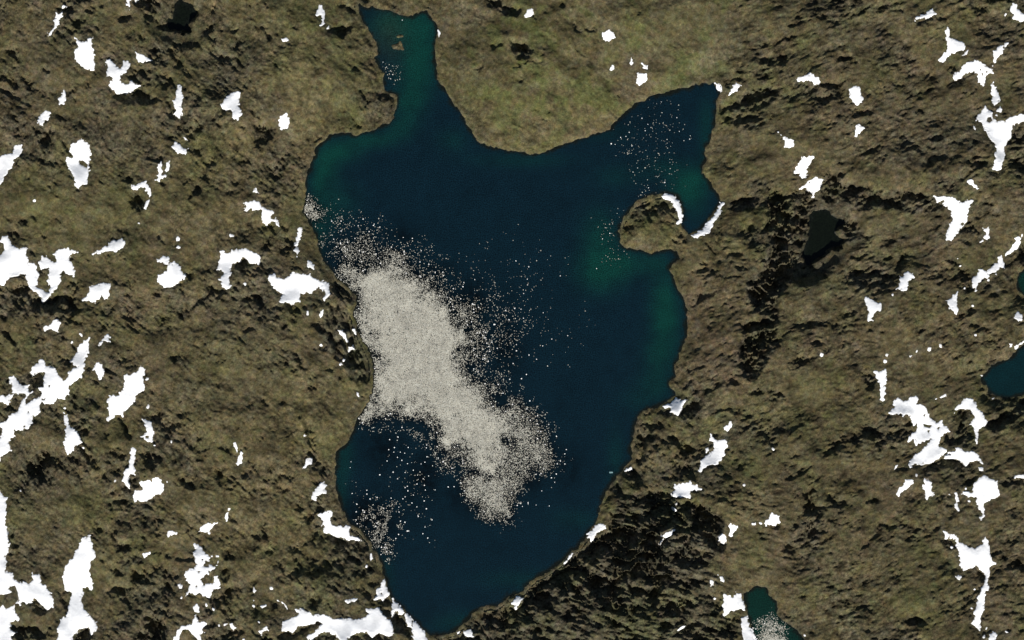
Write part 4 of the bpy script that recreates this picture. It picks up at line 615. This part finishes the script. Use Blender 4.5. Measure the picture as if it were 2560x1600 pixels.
bed = -1.0 - 6 * (1 - np.exp(-np.maximum(water_r, 0) / 18))
shore = np.clip(-water_r, -4, 4)
H = np.where(water_r < 0, H * ss(-.5, 3, land) + .12 * land, bed * ss(0, 5, water_r) - .25 * water_r.clip(0, 4))
tsd = tarn + rag * 1.6 + rag2 * 2.5                     # the two dark tarns lie in steep-sided hollows
Hl = hill + (rough + lift + roll * .6) * (.15 + .85 * calm) - carve
t_ = ss(-9, 1, tsd)
H = np.where(tarn > -60, np.where(tarn > -12, np.minimum(Hl, 4) * (1 - t_) + -16.5 * t_, H + (np.minimum(Hl, 4) - H) * ss(-55, -14, tarn)), H)
H = H.astype(np.float32)

# ---- land colour (what grows or lies there, darker over broken ground) ----------------------------------------------------
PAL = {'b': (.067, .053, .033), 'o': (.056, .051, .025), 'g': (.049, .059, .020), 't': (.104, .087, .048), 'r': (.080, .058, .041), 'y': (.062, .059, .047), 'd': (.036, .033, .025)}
W = {k: np.zeros((NY, NX), np.float32) for k in PAL}
m1, m2, m3, m4 = noise(61, 55, b=3.4), noise(62, 40, b=3.4), noise(63, 18, b=3), noise(64, 9, b=2.6)
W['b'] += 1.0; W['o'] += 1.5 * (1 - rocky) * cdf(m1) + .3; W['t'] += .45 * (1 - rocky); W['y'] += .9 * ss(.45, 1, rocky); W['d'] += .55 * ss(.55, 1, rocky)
W['g'] += 1.3 * ss(.2, 1.8, m2 + .7 * m3); W['y'] += 1.2 * ss(.3, 2.0, -m2 + .7 * m4); W['r'] += .9 * ss(.4, 2, m3 * .7 - m1 * .7 + .3 * m4); W['t'] += 1.0 * ss(.7, 2.2, m1 * .6 + m4 * .8)
for x, y, rx, ry, k, v in LANDS:
    dd = ((XX - x) / rx) ** 2 + ((YY - y) / ry) ** 2
    W[k] += 2.0 * v * np.exp(-dd * .9) * np.clip(1 + .45 * m3 + .35 * m4, 0, 3)
W['t'] += meadow * .55 * ss(-1, 1.4, m1 + .5 * m4); W['g'] += meadow * 3.4 * ss(-.1, 1.2, .7 * m2 + .6 * m3); W['r'] += meadow * 1.1 * ss(.1, 1.4, -.6 * m2 + .6 * m4); W['o'] += meadow * .3
W['d'] += 3 * np.exp(-np.maximum(-tarn, 0) / 12)
W['t'] += 1.2 * np.exp(-land / 7) * (land > 0) * (tarn < -30) * np.clip(.8 + m3 * .5, 0, 2)
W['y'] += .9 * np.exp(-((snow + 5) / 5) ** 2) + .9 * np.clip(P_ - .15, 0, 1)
for c, r, p, wd, k, v in LINES:
    if k == 'x': continue
    s, d = line_dist(pts(c, r, p)); W[k][s] += v * np.exp(-(d / wd) ** 2) * np.clip(1 + .5 * m4[s], .1, 2.2)
W['d'] += .3 * ss(.10, .55, blur(P_, 8)) * np.clip(1 + .6 * m4, 0, 2) + (1 - meadow) * .8 * ss(.5, 2.0, .6 * m2 - .6 * m1 + .5 * m4)  # darker where steep north faces crowd together, plus random dark blotches
W['r'] += .55 * ss(900, 500, XX) * ss(-.8, 1, m3 + m4 * .4); W['t'] += .28 * ss(900, 500, XX); W['b'] += .8 * ss(1750, 2000, XX); W['o'] *= 1 - .35 * ss(1750, 2000, XX)
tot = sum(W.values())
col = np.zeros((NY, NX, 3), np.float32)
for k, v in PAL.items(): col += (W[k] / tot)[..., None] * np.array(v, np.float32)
spec = noise(65, 2.4, b=2.0); str_ = warp(wL * noise(66, 8, 4, -50, b=2.5) + wR * noise(67, 8, 5, 18, b=2.4) + wB * noise(68, 10, 4.5, -12, b=2.5))
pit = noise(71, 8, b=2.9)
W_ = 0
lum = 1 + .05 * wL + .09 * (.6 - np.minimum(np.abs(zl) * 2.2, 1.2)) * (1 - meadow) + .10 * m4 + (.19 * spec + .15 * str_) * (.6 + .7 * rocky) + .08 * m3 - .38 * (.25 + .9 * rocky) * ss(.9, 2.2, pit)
lum *= 1 + .06 * meadow
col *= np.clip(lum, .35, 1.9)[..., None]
col *= np.array((1.0, 1.0, .87), np.float32)
col[..., 0] *= 1 + .05 * noise(69, 5, b=2.6); col[..., 2] *= 1 + .06 * noise(70, 6, b=2.6)
col = np.where((water_r > -.5)[..., None], np.array((.03, .035, .03), np.float32), col)

# ---- mesh helpers ------------------------------------------------------------------------------
def to_world(x, y, z):
    return np.stack([x - 1280.0, 800.0 - y, z], -1).astype(np.float32)

def make_mesh(name, co, faces, mat, smooth=True, colors=None):
    """co (n,3); faces: int array (m,k) with one k"""
    me = bpy.data.meshes.new(name)
    m, k = faces.shape
    me.vertices.add(len(co)); me.vertices.foreach_set('co', co.astype(np.float32).ravel())
    me.loops.add(m * k); me.loops.foreach_set('vertex_index', faces.astype(np.int32).ravel())
    me.polygons.add(m); me.polygons.foreach_set('loop_start', np.arange(0, m * k, k, dtype=np.int32))
    me.polygons.foreach_set('use_smooth', np.full(m, smooth))
    me.update(calc_edges=True)
    if colors is not None:
        at = me.color_attributes.new('tint', 'FLOAT_COLOR', 'POINT')
        at.data.foreach_set('color', np.concatenate([colors, np.ones((len(co), 1))], 1).astype(np.float32).ravel())
    me.materials.append(mat)
    return me

def link(name, me, label=None, cat=None, group=None, kind=None, loc=None):
    o = bpy.data.objects.new(name, me); C.objects.link(o)
    if loc is not None: o.location = loc
    if label: o['label'] = label
    if cat: o['category'] = cat
    if group: o['group'] = group
    if kind: o['kind'] = kind
    return o

def mat(name, rough=.9, spec=.2):
    m = bpy.data.materials.new(name); m.use_nodes = True
    b = m.node_tree.nodes['Principled BSDF']
    b.inputs['Roughness'].default_value = rough; b.inputs['Specular IOR Level'].default_value = spec
    return m, m.node_tree.nodes, m.node_tree.links, b

def noise_node(N, L, scale, detail=3, rough=.6):
    t = N.new('ShaderNodeTexNoise'); t.inputs['Scale'].default_value = scale; t.inputs['Detail'].default_value = detail; t.inputs['Roughness'].default_value = rough
    g = N.get('geo') or N.new('ShaderNodeNewGeometry'); g.name = 'geo'
    L.new(g.outputs['Position'], t.inputs['Vector'])
    return t

def scaled_tint(N, L, b, sources):
    """base colour = attribute tint x product of mapped noises"""
    a = N.new('ShaderNodeAttribute'); a.attribute_name = 'tint'; out = a.outputs['Color']
    for t, lo, hi in sources:
        mr = N.new('ShaderNodeMapRange'); mr.inputs['From Min'].default_value = .3; mr.inputs['From Max'].default_value = .7
        mr.inputs['To Min'].default_value = lo; mr.inputs['To Max'].default_value = hi; mr.clamp = False
        L.new(t.outputs['Fac'], mr.inputs['Value'])
        v = N.new('ShaderNodeVectorMath'); v.operation = 'SCALE'
        L.new(out, v.inputs[0]); L.new(mr.outputs[0], v.inputs['Scale']); out = v.outputs[0]
    L.new(out, b.inputs['Base Color'])

M_land, N, L, b = mat('tundra', .95, .1)
scaled_tint(N, L, b, [(noise_node(N, L, .42, 2), .62, 1.38), (noise_node(N, L, .09, 5, .7), .80, 1.20)])
bp = N.new('ShaderNodeBump'); bp.inputs['Strength'].default_value = .6; bp.inputs['Distance'].default_value = 1.2
L.new(noise_node(N, L, .5, 3).outputs['Fac'], bp.inputs['Height']); L.new(bp.outputs[0], b.inputs['Normal'])

M_water, N, L, b = mat('lake_water', .28, .35)
b.inputs['IOR'].default_value = 1.33
scaled_tint(N, L, b, [(noise_node(N, L, .40, 1), .35, 1.65)])
bp = N.new('ShaderNodeBump'); bp.inputs['Strength'].default_value = .15; bp.inputs['Distance'].default_value = .3
L.new(noise_node(N, L, .35, 3).outputs['Fac'], bp.inputs['Height']); L.new(bp.outputs[0], b.inputs['Normal'])

M_snow, N, L, b = mat('old_snow', .85, .1)
scaled_tint(N, L, b, [(noise_node(N, L, .045, 6, .7), .86, 1.06)])

M_ice, N, L, b = mat('lake_ice', .7, .3)
scaled_tint(N, L, b, [(noise_node(N, L, .6, 2), .85, 1.15)])

# ---- terrain: one sheet to the horizon ---------------------------------------------------------
ext = np.cumsum(4.0 * 1.22 ** np.arange(38)); ext = ext[ext < 42000]
ax = np.concatenate([gx[0] - ext[::-1], gx, gx[-1] + ext]); ay = np.concatenate([gy[0] - ext[::-1], gy, gy[-1] + ext])
def refl(v, lo, n):
    t = np.round((v - lo) / G).astype(np.int64); p = 2 * (n - 1); t = np.mod(t, p); return np.where(t >= n, p - t, t)
ii, jj = refl(ax, X0, NX), refl(ay, Y0, NY)
Hb = blur(H, 30)
out_x = np.maximum(np.maximum(gx[0] - ax, ax - gx[-1]), 0)[None, :]; out_y = np.maximum(np.maximum(gy[0] - ay, ay - gy[-1]), 0)[:, None]
far = ss(0, 250, np.maximum(out_x, out_y))
HH = H[jj][:, ii] * (1 - far) + (np.maximum(Hb[jj][:, ii], 3) + 2) * far
CC = col[jj][:, ii] * (1 - far[..., None]) + np.array((.08, .066, .038)) * far[..., None]
AX, AY = np.meshgrid(ax, ay)
co = to_world(AX.ravel(), AY.ravel(), HH.ravel())
ni, nj = len(ax), len(ay)
idx = np.arange(ni * nj).reshape(nj, ni)
F = np.stack([idx[1:, :-1], idx[1:, 1:], idx[:-1, 1:], idx[:-1, :-1]], -1).reshape(-1, 4)
link('terrain', make_mesh('terrain', co, F, M_land, True, CC.reshape(-1, 3)), kind='structure')

# ---- water -------------------------------------------------------------------------------------
icecov = np.zeros((NY, NX), np.float32)
for c, r, v, soft, p in ICE:
    P = pts(c, r, p); s, d = grid_sdf(P, soft * 2.4)
    wob = (noise_w := None) if False else m3[s] * soft * .32 + m4[s] * soft * .22
    e = np.clip((d + wob + soft * 1.55) / (soft * 3.4), 0, 1)
    icecov[s] = np.maximum(icecov[s], v * (e ** 2.6 * (3.6 - 2.6 * e)))
cl_ = noise(72, 9, b=3.4)
sw = ss(1120, 1080, XX) * ss(1060, 1080, YY)               # the southwest bay: floes in clumps with gaps
icecov *= (1 - sw) + sw * np.clip((cdf(cl_) * 1.6) ** 1.3 * 1.2, 0, 2)
icecov *= (1 - .12 * ss(.6, 2, cl_)) * (water_r > 2)

def water_color(X, Y, kind):
    base = {'lake': (.0018, .0096, .0158), 'deep': (.0018, .0125, .0150), 'teal': (.0025, .017, .0125), 'dark': (.0030, .0046, .0026)}[kind]
    c = np.tile(np.array(base, np.float64), (len(X), 1))
    if kind == 'lake':
        g = np.zeros(len(X))
        wob = 1 + .10 * samp(m3, X, Y)
        for x, y, rx, ry, v in GREENS: g += v * np.exp(-(((X - x) / rx) ** 2 + ((Y - y) / ry) ** 2) * 1.1) * wob
        g = np.clip(g * .74, 0, .85)[:, None]
        c = c * (1 - g * .92).clip(0, 1) + np.array((.0020, .0285, .0205)) * g
        dk = np.zeros(len(X))
        for x, y, rx, ry, v in DIMS: dk = np.maximum(dk, v * np.exp(-(((X - x) / rx) ** 2 + ((Y - y) / ry) ** 2)) * np.clip(1.1 + .3 * samp(m4, X, Y), 0, 1.4))
        ic = samp(ICB, X, Y); dk = np.maximum(dk, np.clip(ic * 5, 0, 1) * .9)
        c = c * (1 - .85 * dk.clip(0, 1))[:, None]
    d = samp(water, X, Y)
    sh = ss(0, 11, d + 2 * samp(m4, X, Y))[:, None]           # dark margin of the water along the shore
    c = c * sh + np.array((.0045, .0060, .0042)) * (1 - sh)
    if kind != 'dark': c *= (1 + .05 * samp(m3, X, Y) + .06 * samp(spec, X, Y))[:, None]
    if kind == 'lake':                                         # sandy shallow floor round the head of the inlet
        q = np.exp(-(((X - 975) / 45) ** 2 + ((Y - 90) / 75) ** 2) * 1.3)[:, None] * .6
        c = c * (1 - q) + np.array((.010, .022, .016)) * q * (1 + .3 * samp(spec, X, Y)[:, None])
    return c
ICB = blur(icecov, 9)

def water_sheet(name, P, kind, step, z0=0.0):
    x = np.arange(P[:, 0].min() - 14, P[:, 0].max() + 14 + step, step); y = np.arange(P[:, 1].min() - 14, P[:, 1].max() + 14 + step, step)
    A, B = np.meshgrid(x, y); d = sdf(P, A.ravel(), B.ravel()).reshape(A.shape)
    keep = np.maximum.reduce([d[1:, :-1], d[1:, 1:], d[:-1, 1:], d[:-1, :-1]]) > -9
    id_ = np.arange(A.size).reshape(A.shape)
    F = np.stack([id_[1:, :-1], id_[1:, 1:], id_[:-1, 1:], id_[:-1, :-1]], -1)[keep]
    u, inv = np.unique(F.ravel(), return_inverse=True); F = inv.reshape(F.shape)
    X, Y = A.ravel()[u], B.ravel()[u]
    link(name, make_mesh(name, to_world(X, Y, np.full(len(X), z0)), F, M_water, True, water_color(X, Y, kind)), kind='structure')
water_sheet('lake', lake_poly, 'lake', 4.0)
for P, k in pond_polys: water_sheet('pond', P, k, 4.0, -14.0 if k == 'dark' else 0.0)

# ---- snow patches ------------------------------------------------------------------------------
for P, holes, lab in snow_polys:
    st = 1.25
    P = P.copy(); P[:, 0] = P[:, 0].clip(-60, 2620); P[:, 1] = P[:, 1].clip(-60, 1660)
    x = np.arange(P[:, 0].min() - 4, P[:, 0].max() + 4 + st, st); y = np.arange(P[:, 1].min() - 4, P[:, 1].max() + 4 + st, st)
    A, B = np.meshgrid(x, y); X, Y = A.ravel(), B.ravel()
    d = sdf(P, X, Y)
    area = max(d.max(), 0)
    d = d + (samp(fine, X, Y) * 1.3 + samp(rag, X, Y) * 1.1) * min(1, area / 5) + .3
    for h in holes: d = np.minimum(d, -sdf(h, X, Y) + .2 * samp(fine, X, Y))
    z = samp(H, X, Y)
    on_water = samp(water_r, X, Y)
    z = np.maximum(z, np.where(on_water > -3, .05, -99))
    dome = np.where(d > 0, 1.5 * (1 - np.exp(-d * .35)) + .05 * samp(fine, X, Y) * (d > 2), d * .9)
    Z = z + dome
    d = d.reshape(A.shape)
    keep = np.maximum.reduce([d[1:, :-1], d[1:, 1:], d[:-1, 1:], d[:-1, :-1]]) > -.2
    id_ = np.arange(A.size).reshape(A.shape)
    F = np.stack([id_[1:, :-1], id_[1:, 1:], id_[:-1, 1:], id_[:-1, :-1]], -1)[keep]
    if len(F) == 0: continue
    u, inv = np.unique(F.ravel(), return_inverse=True); F = inv.reshape(F.shape)
    wco = to_world(X[u], Y[u], Z[u])
    cen = np.array([wco[:, 0].mean(), wco[:, 1].mean(), wco[:, 2].min()], np.float32)
    du = d.ravel()[u]; e_ = ss(-.3, 2.0, du + .8 * samp(fine, X[u], Y[u]))[:, None]
    tn = np.array([[.50, .49, .47]]) * (1 - e_) + np.array([[.86, .863, .865]]) * e_ * (1 + .035 * samp(m3, X[u], Y[u])[:, None])
    link('snow_patch', make_mesh('snow_patch', wco - cen, F, M_snow, True, tn), lab, 'snow patch', 'snow patches on the tundra', loc=cen.tolist())

# ---- ice floes ---------------------------------------------------------------------------------
def slab(k, rad, h, rr):
    """irregular k-sided slab: (2k+1 verts) top fan + sides, as triangles"""
    a = np.arange(k) * 2 * math.pi / k + rr.uniform(-.3, .3, k)
    q = rad * rr.uniform(.72, 1.2, k)
    top = np.stack([q * np.cos(a), q * np.sin(a), np.full(k, h)], 1); bot = top * [1.06, 1.06, 0] + [0, 0, -.3]
    co = np.concatenate([[[0, 0, h * 1.15]], top, bot])
    f = []
    for i in range(k):
        j = (i + 1) % k
        f += [(0, 1 + i, 1 + j), (1 + i, 1 + k + i, 1 + k + j), (1 + i, 1 + k + j, 1 + j)]
    return co, np.array(f)
rr = np.random.default_rng(77)
cell = icecov[icecov > .002]
jj_, ii_ = np.nonzero(icecov > .002)
AREA = 2.2                                                # mean floe area
lam = np.clip(-np.log(1 - np.clip(cell, 0, .95)), 0, 2.9) * (G * G) / AREA
cnt = rr.poisson(lam)
px = np.repeat(gx[ii_], cnt) + rr.uniform(-1, 1, cnt.sum()) * G * .5
py = np.repeat(gy[jj_], cnt) + rr.uniform(-1, 1, cnt.sum()) * G * .5
pc = np.repeat(cell, cnt)
n_ = len(px); print('floes', n_)
size = np.clip(rr.lognormal(0, .30, n_), .5, 2.2) * .76
size = np.where(pc < .04, size * .95, size)
sparse = (pc > .004) & (pc < .33)
# the largest of the loosely scattered floes are objects of their own
extra = []                                                # a few floes that stand out, placed as seen
for c, r, x, y, s_ in [(1,1,1012,558,2.6),(1,1,966,622,2.2),(1,1,1117,605,2.0),(1,1,1170,634,2.3),(1,1,1478,740,2.2),(1,1,1391,732,1.7),(1,1,1562,857,2.0),(1,1,1955,1197,2.3),(1,1,1965,1158,1.9),(1,1,2067,1130,2.2),(1,1,1770,1093,2.4),(1,1,1693,1060,2.2),
    (1,2,1342,1106,2.5),(1,2,1263,1130,2.3),(1,2,1308,1205,2.2),(1,2,1254,1225,2.4),(1,2,1302,1248,2.0),(1,2,1364,1248,2.0),(1,2,1238,1332,2.3),(1,2,1336,1298,2.2),(1,2,1378,1325,2.4),(1,2,1405,1258,1.9),(1,2,1438,1205,2.2),(1,2,1170,1463,2.4),(1,2,1296,1437,2.5),(1,2,1409,1441,2.2),(1,2,1487,1420,2.2),(1,2,1432,1357,1.8),(1,2,1596,1343,2.1),(1,2,1610,1208,2.0),(1,2,1616,1292,2.0),(1,2,1560,1360,1.6),(1,2,1631,1473,2.0),(1,2,898,1339,1.6),(1,2,890,1395,1.6),(1,2,1580,1500,2.0),(1,2,1338,1500,2.0),
    (1,3,1047,97,2.2),(1,3,908,127,2.0),(1,3,1047,133,2.0),(1,3,1078,179,2.6),(1,3,1144,164,2.6),(1,3,1277,171,2.2),(1,3,953,229,2.3),(1,3,947,300,2.3),(1,3,1409,72,2.2),(1,3,1435,102,2.3),(1,3,1521,38,2.4),(1,3,1591,50,2.6),(1,3,1600,95,2.1),(1,3,1409,159,2.2),(1,3,1388,178,2.3),(1,3,1487,142,2.0),(1,3,1589,198,2.5),(1,3,1474,216,2.3),(1,3,1610,272,2.3),(1,3,1520,254,2.0),(1,3,1350,256,2.1),(1,3,1352,302,2.2),(1,3,1407,399,2.4),(1,3,1365,388,2.5),(1,3,1663,376,2.1),(1,3,1430,482,2.6),(1,3,1443,481,2.2),(1,3,1533,345,2.4),(1,3,1530,333,1.8),(1,3,1597,445,2.0),(1,3,1623,548,2.5),(1,3,1577,507,2.2),(1,3,1347,514,2.6),(1,3,1322,552,2.3),(1,3,1186,635,2.4),(1,3,1213,637,2.2),(1,3,1181,704,2.4),(1,3,1223,607,2.2),(1,3,957,413,2.0),(1,3,1816,65,2.4),(1,3,1871,62,2.1),(1,3,1692,93,1.6),
    (2,2,42,291,2.6),(2,2,90,554,2.8),(2,2,137,514,2.6),(2,2,232,371,2.2),(2,2,376,180,2.1),(2,2,527,148,1.9),(2,2,290,245,1.9),(2,2,160,330,2.4),(2,2,11,411,2.0),(2,2,513,1224,1.9),(2,2,499,1265,2.4),(2,2,499,1360,2.2),(2,2,420,1098,2.2),(2,2,274,1449,2.6),(2,2,458,1332,2.2),(2,2,373,1491,2.1),
    (2,3,50,240,2.4),(2,3,152,212,2.2),(2,3,153,225,2.0),(2,3,352,245,2.0),(2,3,281,103,1.8),(2,3,98,250,1.6),(2,3,228,236,1.5),(2,3,404,20,1.6),
    (2,1,159,1009,1.9),(2,1,456,1095,1.9),(2,1,800,1026,2.2),(2,1,924,693,2.2),(2,1,145,1125,1.7),(2,1,146,1180,1.9),(2,1,1143,113,1.9),(2,1,1187,75,1.5),(2,1,1290,262,2.1),(2,1,855,745,2.0),(2,1,110,1261,1.9),(2,1,85,1410,2.1),(2,1,295,1443,1.8),
    (2,0,1026,1298,2.2),(2,0,1228,1117,2.2),(2,0,1076,1289,2.0),(2,0,1133,1378,2.1),(2,0,1259,1235,2.1),(2,0,1410,963,1.9),(2,0,1558,1112,2.0),(2,0,1679,1314,2.1),(2,0,1581,1242,1.9),(2,0,975,1365,1.8),(2,0,1107,1250,1.9),(2,0,1284,1175,1.8),
    (1,0,1382,190,1.8),(1,0,1200,587,1.5),(1,0,1291,705,2.0),(1,0,1273,745,1.8),(1,0,1360,747,1.7),(1,0,1271,670,1.6),(1,0,1233,633,1.5)]:
    extra.append((c * 640 + x * K, r * 400 + y * K, s_))
score = np.where(sparse, size, 0)
order = np.argsort(-score)[:299 - len(extra)]
solo = np.zeros(n_, bool); solo[order] = True
def region(x, y):
    if x < 1045 and y < 260: return 'few floes in the narrow northern inlet'
    if x > 1500 and y < 560: return 'scattered floes of the northeast bay'
    if x > 1430 and y < 760: return 'few floes off the round headland'
    if y > 1190 and x < 1100: return 'loose cluster off the southwest shore'
    if y > 1060 and x < 1100: return 'black water notch below the pack ice'
    if y > 1050: return 'ragged southeastern tips of the pack ice'
    if y < 720 and x < 1130: return 'loose northern fringe of the pack ice'
    return 'thin scatter east of the pack ice'
def floe_labels(L):
    out = [None] * len(L); R = {}
    for i, (x, y, s_) in enumerate(L): R.setdefault(region(x, y), []).append(i)
    for reg, ids in R.items():
        A = np.array([L[i] for i in ids])
        for word, key in (('brightest and largest', A[:, 2]), ('northernmost', -A[:, 1]), ('southernmost', A[:, 1]), ('westernmost', -A[:, 0]), ('easternmost', A[:, 0])):
            for q in np.argsort(-key):
                if out[ids[q]] is None: out[ids[q]] = (f'{word} white ice floe in the {reg}', reg); break
        dist = np.hypot(A[:, None, 0] - A[None, :, 0], A[:, None, 1] - A[None, :, 1]) + np.eye(len(ids)) * 1e9
        nn = dist.min(1)
        for word, key in (('most isolated', nn), ('most tightly neighboured', -nn)):
            for q in np.argsort(-key):
                if out[ids[q]] is None: out[ids[q]] = (f'{word} small ice floe in the {reg}', reg); break
        ux = np.argsort(np.argsort(A[:, 0])) * 3 // len(ids); uy = np.argsort(np.argsort(A[:, 1])) * 3 // len(ids)
        med = np.median(A[:, 2])
        for q, i in enumerate(ids):
            if out[i] is None:
                ns, ew = ('north', 'middle', 'south')[uy[q]], ('west', '', 'east')[ux[q]]
                where = 'centre' if ns == 'middle' and not ew else ((ns if ns != 'middle' else '') + ew)
                out[i] = (f"{'larger' if A[q, 2] > med else 'smaller'} {'lone' if nn[q] > np.median(nn) else 'paired'} ice floe in the {where} of the {reg}", reg)
    return out
variants = []
for i in range(16):
    c_, f_ = slab(int(rr.integers(5, 8)), 1.0, .28, rr)
    t = rr.uniform(.78, .92); tint = np.tile([[t, t * .985, t * .95]], (len(c_), 1))
    variants.append(make_mesh('ice_floe', c_, f_, M_ice, False, tint))
keep_extra = [e for e in extra if samp(water_r, np.array([e[0]]), np.array([e[1]]))[0] >= 1]
solos = keep_extra + [(px[i], py[i], size[i]) for i in np.nonzero(solo)[0]]
labs = floe_labels([tuple(map(float, e)) for e in solos])
for q, (x, y, s_) in enumerate(solos):
    lab, grp = labs[q]; grp = 'ice floes, ' + grp
    o = link('ice_floe', variants[q % 16], lab, 'ice floe', grp, loc=(x - 1280.0, 800.0 - y, .02))
    k_ = s_ * (.52 if x > 210 + 1280 and y < 560 else .62) if q < len(keep_extra) else s_ * .95
    o.scale = (k_, k_, s_ * .7); o.rotation_euler = (0, 0, float(rr.uniform(0, 6.28)))
# one long bluish floe apart from the rest
c_, f_ = slab(8, 1.0, .25, rr)
link('ice_floe', make_mesh('ice_floe', c_ * [5.0, 2.3, 2], f_, M_ice, False, np.tile([[.16, .26, .27]], (len(c_), 1))), 'pale blue elongated ice floe alone just off the southeast shore', 'ice floe', loc=(1280 + 936 * K - 1280.0, 800.0 - (800 + 1440 * K), .02))
# everything else: the pack of brash ice
sel = ~solo
x, y, s_ = px[sel], py[sel], size[sel]; pcs = pc[sel]
ok = samp(water_r, x, y) > .6
x, y, s_, pcs = x[ok], y[ok], s_[ok], pcs[ok]
m = len(x); k = 6
a = (np.arange(k) * 2 * math.pi / k)[None, :] + rr.uniform(-.35, .35, (m, k)) + rr.uniform(0, 6.28, (m, 1))
q = s_[:, None] * rr.uniform(.7, 1.25, (m, k))
h = rr.uniform(.12, .75, (m, 1)); tilt = rr.normal(0, .05, (m, 2, 1))
tx, ty = q * np.cos(a), q * np.sin(a)
tz = h + tx * tilt[:, 0] + ty * tilt[:, 1]
V = np.zeros((m, 2 * k, 3), np.float32)
V[:, :k, 0] = x[:, None] + tx; V[:, :k, 1] = y[:, None] + ty; V[:, :k, 2] = tz
V[:, k:, 0] = x[:, None] + tx * 1.05; V[:, k:, 1] = y[:, None] + ty * 1.05; V[:, k:, 2] = -.4
o0 = (np.arange(m) * 2 * k)[:, None, None]
tops = np.array([(0, 1, 2, 5), (2, 3, 4, 5)]); sides = np.array([(i, k + i, k + (i + 1) % k, (i + 1) % k) for i in range(k)])
# rows run southwards, so flip winding for upward faces
F = (np.concatenate([tops[:, ::-1], sides[:, ::-1]])[None] + o0).reshape(-1, 4)
W3 = to_world(V[..., 0].ravel(), V[..., 1].ravel(), V[..., 2].ravel())
dense = ss(.3, .9, pcs)
t = np.clip(rr.normal(.37, .085, m), .08, .8) * (1 + .05 * samp(m3, x, y) + .05 * samp(m4, x, y)); t = t * dense + np.clip(rr.normal(.37, .13, m), .10, .85) * (1 - dense)
warm = rr.normal(0, .035, m)
warm = warm * .6
tint = np.stack([t * (1.01 + warm), t * .975, t * (.82 - warm)], 1)
tint = np.repeat(tint, 2 * k, axis=0)
me = make_mesh('pack_ice', W3, F, M_ice, False, tint)
o = link('pack_ice', me, 'beige field of tightly packed small ice floes drifting against the west shore', 'pack ice', kind='stuff')
print('brash', m, 'solo', len(solos))
